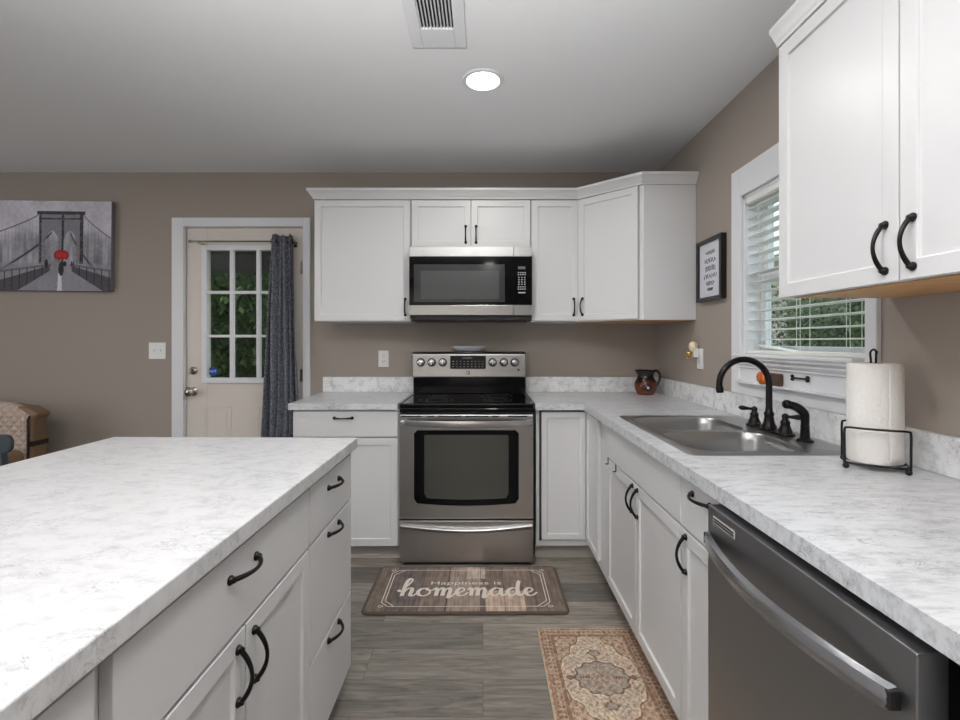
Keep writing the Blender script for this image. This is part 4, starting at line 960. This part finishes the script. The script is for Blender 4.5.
# ---------------------------------------------------------------- paper towels
PX, PY = 1.095, 1.33
HT = Matrix.Translation((PX, PY, 0.914)) @ Matrix.Rotation(-0.60, 4, 'Z')
ph = thing('paper_towel_holder', 'black wire paper towel holder with ball feet beside the sink', 'paper towel holder', HT)
b = MB(); base = [(x, y, 0.016) for x, y in rrect(-0.069, 0.069, -0.060, 0.060, 0.03, 6)]
b.tube(base, 0.0028, 8, closed=True); b.tube([(-0.069, 0, 0.016), (0.069, 0, 0.016)], 0.0028, 8); b.tube([(0, -0.062, 0.016), (0, 0.062, 0.016)], 0.0028, 8); b.build('base_wire', M['blackmetal'], ph, local=True, smooth=50)
for sy in (-1, 1):
    y_ = sy*0.064
    pts = [(-0.074, y_, 0.012), (-0.075, y_, 0.105), (-0.068, y_, 0.115)]
    pts = catmull([(-0.069, y_, 0.014), (-0.069, y_, 0.06), (-0.069, y_, 0.108), (-0.063, y_+sy*0.003, 0.116), (-0.035, y_+sy*0.013, 0.117), (0, y_+sy*0.016, 0.117), (0.035, y_+sy*0.013, 0.117), (0.063, y_+sy*0.003, 0.116), (0.069, y_, 0.108), (0.069, y_, 0.06), (0.069, y_, 0.014)], 5)
    if sy > 0: pts = [(p[0], min(p[1], 0.069), p[2]) for p in pts]
    b = MB(); b.tube(pts, 0.0030, 8); b.build('guard_rail', M['blackmetal'], ph, local=True, smooth=50)
for (x, y) in ((-0.066, -0.056), (0.066, -0.056), (-0.066, 0.056), (0.060, 0.050)):
    b = MB(); b.ball((x, y, 0.0082), 0.0080, seg=14); b.build('foot', M['blackmetal'], ph, local=True, smooth=80)
b = MB(); b.tube(catmull([(0.004, 0, 0.016), (0.004, 0, 0.30), (0.006, 0, 0.318), (0.0, 0, 0.330), (-0.008, 0, 0.322), (-0.007, 0, 0.30), (-0.007, 0, 0.285)], 6), 0.0028, 8); b.build('center_post', M['blackmetal'], ph, local=True, smooth=50)
tr = thing('paper_towel_roll', 'white paper towel roll standing in the black wire holder', 'paper towels', (PX, PY, 0.934))
b = MB(Matrix.Translation((PX, PY, 0.934)))
b.lathe([(0.0615, 0.0), (0.062, 0.002), (0.062, 0.270), (0.0615, 0.272), (0.021, 0.272), (0.021, 0.0), (0.0615, 0.0)], seg=56, cap=False); b.build('roll', M['paper'], tr, smooth=50)
b = MB(Matrix.Translation((PX, PY, 0.934))); b.lathe([(0.0208, 0.0005), (0.0208, 0.2725), (0.019, 0.2725), (0.019, 0.0005), (0.0208, 0.0005)], seg=30, cap=False); b.build('core', M['card'], tr, smooth=50)
P = []
for j in range(13):
    v = j/12; row = []
    for i in range(25):
        u = i/24; a = -1.75+1.9*u
        fl = 0.0012+0.020*max(0, u-0.35)**1.5*(1.0-v)*1.4+0.0015*math.sin(u*7)*(1-v)
        rr_ = 0.0622+fl; row.append((PX+rr_*math.cos(a), PY+rr_*math.sin(a), 0.936+0.268*v))
    P.append(row)
b = MB(); b.grid(P); o = b.build('loose_sheet', M['paper'], tr, smooth=180); s_ = o.modifiers.new('t', 'SOLIDIFY'); s_.thickness = 0.0006; s_.offset = 1

# ---------------------------------------------------------------- jug, ornaments, bone
JX, JY, JZ = 1.085, 3.17, 0.9145
jg = thing('pottery_jug', 'glazed reddish brown pottery jug with dark rim in the back counter corner', 'jug', (JX, JY, JZ))
b = MB(Matrix.Translation((JX, JY, JZ)))
def jr(a, z):
    k = max(0, (z-0.115)/0.05)
    return 1+k*(0.28*max(0, math.cos(a-PI))**6+0.06*math.cos(5*a))
prof = [(0.045, 0), (0.052, 0.003), (0.066, 0.03), (0.073, 0.055), (0.070, 0.08), (0.058, 0.105), (0.049, 0.122), (0.052, 0.140), (0.060, 0.157), (0.062, 0.163), (0.058, 0.160), (0.046, 0.125), (0.05, 0.10), (0.064, 0.06), (0.045, 0.01), (0.001, 0.008)]
b.lathe(prof, seg=40, rad=jr); b.build('body', M['jug'], jg, smooth=70)
b = MB(Matrix.Translation((JX, JY, JZ))); b.tube(catmull([(0.048, 0, 0.150), (0.070, 0, 0.160), (0.092, 0, 0.140), (0.094, 0, 0.105), (0.080, 0, 0.070), (0.066, 0, 0.050)], 6), 0.0085, 10); b.build('handle', M['jug'], jg, smooth=70)
b = MB(Matrix.Translation((JX, JY, JZ)) @ Matrix.Rotation(-0.1, 4, 'Z')); b.ball((0, -0.061, 0.052), 0.030, sc=(1, 0.52, 0.85)); b.build('medallion', mat('jug_black_glaze', (0.01, 0.012, 0.012), 0.08), jg, smooth=80)
b = MB(Matrix.Translation((JX, JY, JZ)) @ Matrix.Rotation(-0.1, 4, 'Z')); b.ball((0.0, -0.075, 0.050), 0.009, sc=(1, 0.5, 1), seg=10); b.build('medallion_eye', M['spoon'], jg, smooth=80)
o = MB(Matrix.Translation((XR-0.034, 2.035, 1.0847)))
o.lathe([(0.004, 0), (0.016, 0.002), (0.026, 0.014), (0.029, 0.028), (0.026, 0.042), (0.015, 0.053), (0.003, 0.055)], Matrix.Diagonal((0.62, 1, 1, 1)), seg=32, rad=lambda a, z: 1+0.05*math.cos(8*a)); og = o.build('pumpkin_ornament', M['orange'], origin=(XR-0.034, 2.035, 1.0847), smooth=70)
tag(og, 'small round orange glazed ornament on the ledge under the window', 'ornament')
o = MB(); o.box(XR-0.038, XR-0.0165, 1.915, 1.985, 1.0847, 1.136); og = o.build('block_ornament', M['brownblk'], origin=(XR-0.03, 1.93, 1.0847), bevel=0.006, seg=3); tag(og, 'small dark brown block ornament on the window ledge behind the faucet', 'ornament')
bo = MB(); by0, by1, bz, bx = 1.768, 1.855, 1.126, XR-0.0225
bo.tube([(bx, by0, bz), (bx, by1, bz)], 0.0035, 10)
for y_ in (by0, by1):
    for s_ in (-1, 1): bo.ball((bx, y_, bz+0.0060*s_), 0.0068, seg=12)
bo = bo.build('bone_hook', M['blackmetal'], origin=(bx, 1.811, bz), smooth=70); tag(bo, 'small black bone-shaped hook fixed to the window apron above the sink', 'hook')

# ---------------------------------------------------------------- mats
def planks(U, V):
    xs = [0, 0.10, 0.26, 0.40, 0.575, 0.70, 0.86, 1.0]; cols = [(0.40, 0.355, 0.32), (0.36, 0.325, 0.31), (0.42, 0.37, 0.335), (0.52, 0.46, 0.42), (0.40, 0.35, 0.32), (0.44, 0.38, 0.34), (0.40, 0.35, 0.315)]
    c = np.zeros(U.shape+(3,)); grain = vnoise(U, V, 130, 6, 11)*0.6+vnoise(U, V, 40, 14, 12)*0.4
    for i, q in enumerate(cols):
        m = (U >= xs[i])*(U <= xs[i+1]); c[m] = q
    m = (U > 0.50)*(U < 0.60)*(V > 0.70); c[m] = (0.62, 0.56, 0.51)
    m = (U > 0.60)*(U < 0.80)*(V < 0.42); c[m] = (0.64, 0.56, 0.50)
    for x in xs[1:-1]: c[np.abs(U-x) < 0.0022] = (0.25, 0.22, 0.20)
    c *= (0.88+0.55*grain)[..., None]
    return np.clip(c, 0, 1)
MC = (-0.083, 2.425); MWd, MDp = 0.974, 0.462
MMx = Matrix.Translation((MC[0], MC[1], 0.0005)) @ Matrix.Rotation(0.004, 4, 'Z')
km = thing('kitchen_mat', 'brown plank-print kitchen mat reading Happiness is homemade in front of the stove', 'mat', MMx)
b = MB(); rp = rrect(-MWd/2, MWd/2, -MDp/2, MDp/2, 0.035, 6); b.prism(rp, 0, 0.012); b.build('mat_base', M['matedge'], km, local=True, bevel=0.004)
color_grid('printed_top', MWd-0.03, MDp-0.03, 300, 130, planks, M['matprint'], km, MMx @ Matrix.Translation((0, 0, 0.0125)))
RZ = [0]
def ribbon(b, pts, wfn, z):
    n = len(pts); A = []; B = []
    for i in range(n):
        t = (pts[min(i+1, n-1)]-pts[max(i-1, 0)]); t = t.normalized() if t.length > 1e-9 else Vector((1, 0, 0)); nn_ = Vector((-t.y, t.x, 0)); w_ = wfn(t)
        A.append(pts[i]+nn_*w_); B.append(pts[i]-nn_*w_)
    for i in range(n-1):
        RZ[0] += 1
        vs = [b.bm.verts.new((q.x, q.y, z+RZ[0]*1.2e-6)) for q in (A[i], B[i], B[i+1], A[i+1])]
        b.bm.faces.new(vs)
G = {
 'h': ([(-0.15, 0.75), (0.05, 0.55), (0.35, 1.2), (0.62, 1.95), (0.50, 2.25), (0.30, 1.9), (0.22, 1.0), (0.20, 0.0), (0.24, 0.35), (0.48, 0.9), (0.72, 0.95), (0.76, 0.55), (0.72, 0.12), (0.88, -0.02), (1.15, 0.3)], 1.1),
 'o': ([(0.62, 0.95), (0.28, 0.85), (0.10, 0.45), (0.25, 0.06), (0.55, 0.0), (0.85, 0.25), (0.86, 0.65), (0.62, 0.95), (0.72, 0.74), (0.95, 0.68), (1.15, 0.78)], 1.08),
 'm': ([(0.0, 0.7), (0.16, 0.97), (0.27, 0.7), (0.24, 0.0), (0.30, 0.5), (0.55, 0.97), (0.70, 0.75), (0.66, 0.0), (0.74, 0.5), (1.0, 0.97), (1.15, 0.72), (1.10, 0.2), (1.08, -0.25), (1.25, -0.1), (1.5, 0.35)], 1.45),
 'e': ([(0.0, 0.33), (0.36, 0.42), (0.64, 0.70), (0.50, 0.97), (0.26, 0.85), (0.13, 0.45), (0.28, 0.05), (0.58, 0.03), (0.9, 0.4)], 0.85),
 'a': ([(0.78, 0.80), (0.48, 0.97), (0.14, 0.62), (0.15, 0.15), (0.40, 0.0), (0.70, 0.40), (0.80, 0.92), (0.76, 0.3), (0.92, 0.0), (1.15, 0.33)], 1.1),
 'd': ([(0.78, 0.80), (0.48, 0.97), (0.14, 0.62), (0.15, 0.15), (0.40, 0.0), (0.70, 0.40), (0.92, 1.3), (0.98, 1.9), (0.84, 1.3), (0.78, 0.4), (0.94, 0.0), (1.2, 0.33)], 1.15),
}
b = MB(); cx_ = 0; sc_ = 0.0755; stk_ = []
for ch in 'homemade':
    pts, adv = G[ch]; stk_.append([(p[0]+cx_, p[1]) for p in pts]); cx_ += adv
for st in stk_:
    pts = [Vector(((p[0]-cx_/2)*sc_+0.008, (p[1]*1.0)*sc_-0.082, 0)) for p in st]
    ribbon(b, catmull(pts, 7), lambda t: 0.0040+0.0062*abs(t.y) if t.y < 0 else 0.0042+0.001*t.y, 0.0135)
b.build('script_lettering', M['inkwhite'], km, local=True, fixn=True, label='white cursive word homemade')
me = text_mesh('Happiness is', 0.074, 0.0002); me.materials.append(M['inkwhite'])
o = inst('small_lettering', me, km, MMx @ Matrix.Translation((-0.005, 0.037, 0.0150)) @ Matrix.Diagonal((1.0, 0.62, 1, 1))); o['label'] = 'white words Happiness is'
b = MB()
for (hx, hy, cut) in ((0.405, 0.178, 0.035), (0.390, 0.178, 0.05)):
    pts = [(-hx+cut, -hy), (hx-cut, -hy), (hx, -hy+cut), (hx, hy-cut), (hx-cut, hy), (-hx+cut, hy), (-hx, hy-cut), (-hx, -hy+cut), (-hx+cut, -hy)]
    for i in ((0, 1, 2, 3, 4, 5, 6, 7) if cut < 0.04 else (1, 2, 3, 5, 6, 7)): ribbon(b, [Vector((*pts[i], 0)), Vector((*pts[i+1], 0))], lambda t: 0.0022, 0.0133)
for sx_ in (-1, 1):
    for sy_ in (-1, 1):
        c0 = Vector((sx_*0.403, sy_*0.176, 0)); loop = [c0+Vector((0.010*math.cos(a), 0.008*math.sin(a), 0)) for a in [2*PI*i/14 for i in range(15)]]
        ribbon(b, loop, lambda t: 0.0018, 0.0134)
b.build('border_line', M['inkwhite'], km, local=True)
for me_ in (): pass

def rugfn(U, V):
    Wd, Ld = 0.418, 0.62; X = (U-0.5)*Wd; Y = (V-0.5)*Ld
    n1 = vnoise(U, V, 150, 210, 21); n2 = vnoise(U, V, 60, 84, 22); n3 = vnoise(U, V, 14, 20, 23)
    cream = np.array((0.76, 0.69, 0.61)); rust = np.array((0.60, 0.44, 0.36)); brown = np.array((0.44, 0.34, 0.29)); grey = np.array((0.60, 0.56, 0.52)); tan = np.array((0.70, 0.61, 0.52))
    c = np.ones(U.shape+(3,))*cream
    def lay(m, col, a=1.0):
        nonlocal c
        m = (np.asarray(m, float)*a)[..., None]; c = c*(1-m)+col*m
    e = np.minimum(Wd/2-np.abs(X), Ld/2-np.abs(Y))     # distance from the edge
    lay(e < 0.062, tan); lay((e > 0.006)*(e < 0.013), rust, 0.8)
    fl = np.sin(X*140)*np.sin(Y*140); lay((e > 0.014)*(e < 0.044)*(fl > 0.35), rust, 0.85); lay((e > 0.014)*(e < 0.044)*(fl < -0.45), brown, 0.6)
    lay((e > 0.046)*(e < 0.060), brown, 0.65); lay((e > 0.046)*(e < 0.060)*(np.sin((X+Y)*420) > 0.2), rust, 0.7)
    fld = e > 0.062
    # corner spandrels
    th = np.abs(X)/0.160+np.abs(Y)/0.262; wav = 0.05*np.cos(np.arctan2(np.abs(Y)*0.6, np.abs(X)+1e-6)*14)
    sp = fld*(th > 1.16+wav); lay(sp, tan, 0.8); lay(sp*(np.sin(X*170+1)*np.sin(Y*150) > 0.25), rust, 0.75); lay(fld*(np.abs(th-1.16-wav) < 0.028), cream*1.06, 1); lay(fld*(np.abs(th-1.215-wav) < 0.02), rust*0.8, 0.8)
    # field vines
    vi = np.sin(X*120+2*np.sin(Y*60))*np.sin(Y*115+2*np.sin(X*70)); inn = fld*(th < 1.1)
    lay(inn*(vi > 0.62), rust, 0.55); lay(inn*(vi < -0.7), grey, 0.7)
    # medallion
    ang = np.arctan2(Y/0.092, X/0.105); rad = np.hypot(X/0.105, Y/0.092); lob = 1+0.055*np.cos(12*ang)
    md_ = rad < lob; lay(md_, grey, 0.9); lay(md_*(np.abs(rad-lob+0.05) < 0.035), brown, 0.85); lay(np.abs(rad-lob-0.05) < 0.03, cream*1.05, 0.9)
    lay((rad < 0.72)*(vi > 0.3), rust, 0.5); lay((rad < 0.72)*(vi < -0.5), tan, 0.8)
    lay((np.abs(Y) < 0.006)*(np.abs(X) > 0.035)*(np.abs(X) < 0.09)*(np.sin(X*600) > -0.2), np.array((0.50, 0.20, 0.14)), 0.9)
    tip = (np.abs(np.abs(X)-0.122)/0.020+np.abs(Y)/0.016) < 1; lay(tip, brown, 0.85)
    for s in (-1, 1):
        pr_ = ((X/0.026)**2+((Y-s*0.142)/0.020)**2) < 1+0.25*np.cos(6*np.arctan2(Y-s*0.142, X)); lay(pr_, brown, 0.7); lay(((X/0.018)**2+((Y-s*0.142)/0.013)**2) < 1, grey, 0.9)
        lay((np.abs(X) < 0.005)*(np.abs(Y-s*0.112) < 0.012), brown, 0.7)
    c = c*(0.72+0.26*n1+0.32*n2)[..., None]; lay((n3 > 0.6)*(n2 > 0.45), cream, 0.35)
    return np.clip(c, 0, 1)
RM = Matrix.Translation((0.4475, 1.783, 0.0005))
ru = thing('area_rug', 'small rust and cream medallion rug in front of the sink cabinet', 'rug', RM)
b = MB(); b.box(-0.209, 0.209, -0.31, 0.31, 0, 0.005); b.build('rug_base', M['rugedge'], ru, local=True, bevel=0.002)
color_grid('woven_top', 0.411, 0.613, 330, 460, rugfn, M['rug'], ru, RM @ Matrix.Translation((0, 0, 0.0054)))

# ---------------------------------------------------------------- armchair and dining chair at far left
AX, AY = -3.29, 3.0
ar = thing('armchair', 'tan leather armchair with quilted beige cover beyond the island', 'armchair', (AX, AY, 0))
def soft(x0_, x1_, y0_, y1_, z0_, z1_, nm, mt, par, bev): b = MB(); b.box(x0_, x1_, y0_, y1_, z0_, z1_); return b.build(nm, mt, par, bevel=bev, seg=5, smooth=50)
b = MB(); Pf = [(-0.40, 0.30), (-0.40, 0.76), (-0.43, 0.80), (-0.40, 0.835), (-0.28, 0.862), (-0.1, 0.872), (0.1, 0.872), (0.26, 0.864), (0.38, 0.848), (0.440, 0.815), (0.452, 0.80), (0.440, 0.785), (0.425, 0.765), (0.42, 0.30)]
b.prism([(AX+x, z) for x, z in Pf], 3.02, 3.13, Tz); b.build('backrest', M['leather'], ar, bevel=0.015, seg=3, smooth=50)
b = MB(); b.box(AX-0.402, AX+0.424, 3.016, 3.134, 0.600, 0.632); b.build('strap', M['band'], ar, label='dark band across the leather back')
soft(AX-0.38, AX+0.40, 2.42, 3.018, 0.20, 0.44, 'seat', M['leather'], ar, 0.04)
for x0_ in (-0.46, 0.30): soft(AX+x0_, AX+x0_+0.14, 2.42, 2.98, 0.12, 0.60, 'arm', M['leather'], ar, 0.05)
for sx_ in (-0.38, 0.36):
    for y_ in (2.46, 3.06): b = MB(); b.box(AX+sx_-0.02, AX+sx_+0.02, y_, y_+0.03, 0, 0.22 if y_ < 3 else 0.32); b.build('leg', M['band'], ar)
b = MB(); P = []; xr_ = AX+0.405
prof = [(3.062, 0.8795), (3.035, 0.877), (3.016, 0.862), (3.010, 0.80), (3.010, 0.70), (3.010, 0.60), (3.008, 0.45)]
for i in range(25):
    u = i/24; x = AX-0.36+u*(xr_-AX+0.36); dip = 0.075*max(0, (u-0.72)/0.28)**2.2
    P.append([(x, p[0], p[1]-(dip if p[1] > 0.81 else dip*0.4)) for p in prof])
for row in P:
    pass
b.grid([[tuple(q) for q in row] for row in P]); o = b.build('quilted_cover', M['quilt'], ar, smooth=60, label='quilted beige cover with dark piping'); q_ = o.modifiers.new('t', 'SOLIDIFY'); q_.thickness = 0.008; q_.offset = 1
b = MB(); b.tube([(p[0]+xr_-xr_, p[1], p[2]) for p in [(a[0][0], a[0][1], a[0][2]) for a in P[:-1]]+[(xr_, a[1], a[2]) for a in P[-1]]], 0.008, 8); b.build('cover_piping', M['band'], o, smooth=60)
# dining chair (back toward the camera side of the island)
DXc, DYc = -2.37, 2.19
dch = thing('dining_chair', 'dark slate wooden chair whose top rail shows at the left edge behind the island', 'chair', (DXc, DYc+0.2, 0))
b = MB()
pts = []
rl = rrect(-0.20, 0.20, 0.752, 0.838, 0.035, 6)
b.prism([(DXc+x, z) for x, z in rl], DYc-0.012, DYc+0.012, Tz); b.build('top_rail', M['slate'], dch, bevel=0.005, seg=3, smooth=50)
for k in range(5):
    x = DXc-0.16+k*0.08; b = MB(); b.tube([(x, DYc, 0.756), (DXc+(x-DXc)*0.9, DYc+0.05, 0.455)], 0.009 if 0 < k < 4 else 0.013, 10); b.build('spindle', M['slate'], dch, smooth=50)
b = MB(); b.prism(rrect(DXc-0.21, DXc+0.21, DYc+0.01, DYc+0.43, 0.08, 6), 0.425, 0.458); b.build('seat', M['slate'], dch, bevel=0.008, seg=3, smooth=50)
for sx_ in (-1, 1):
    for (yy, sy_) in ((DYc+0.07, -1), (DYc+0.37, 1)):
        b = MB(); b.tube([(DXc+sx_*0.15, yy, 0.427), (DXc+sx_*0.205, yy+sy_*0.05, 0.0)], [0.019, 0.012], 12); b.build('leg', M['slate'], dch, smooth=50)
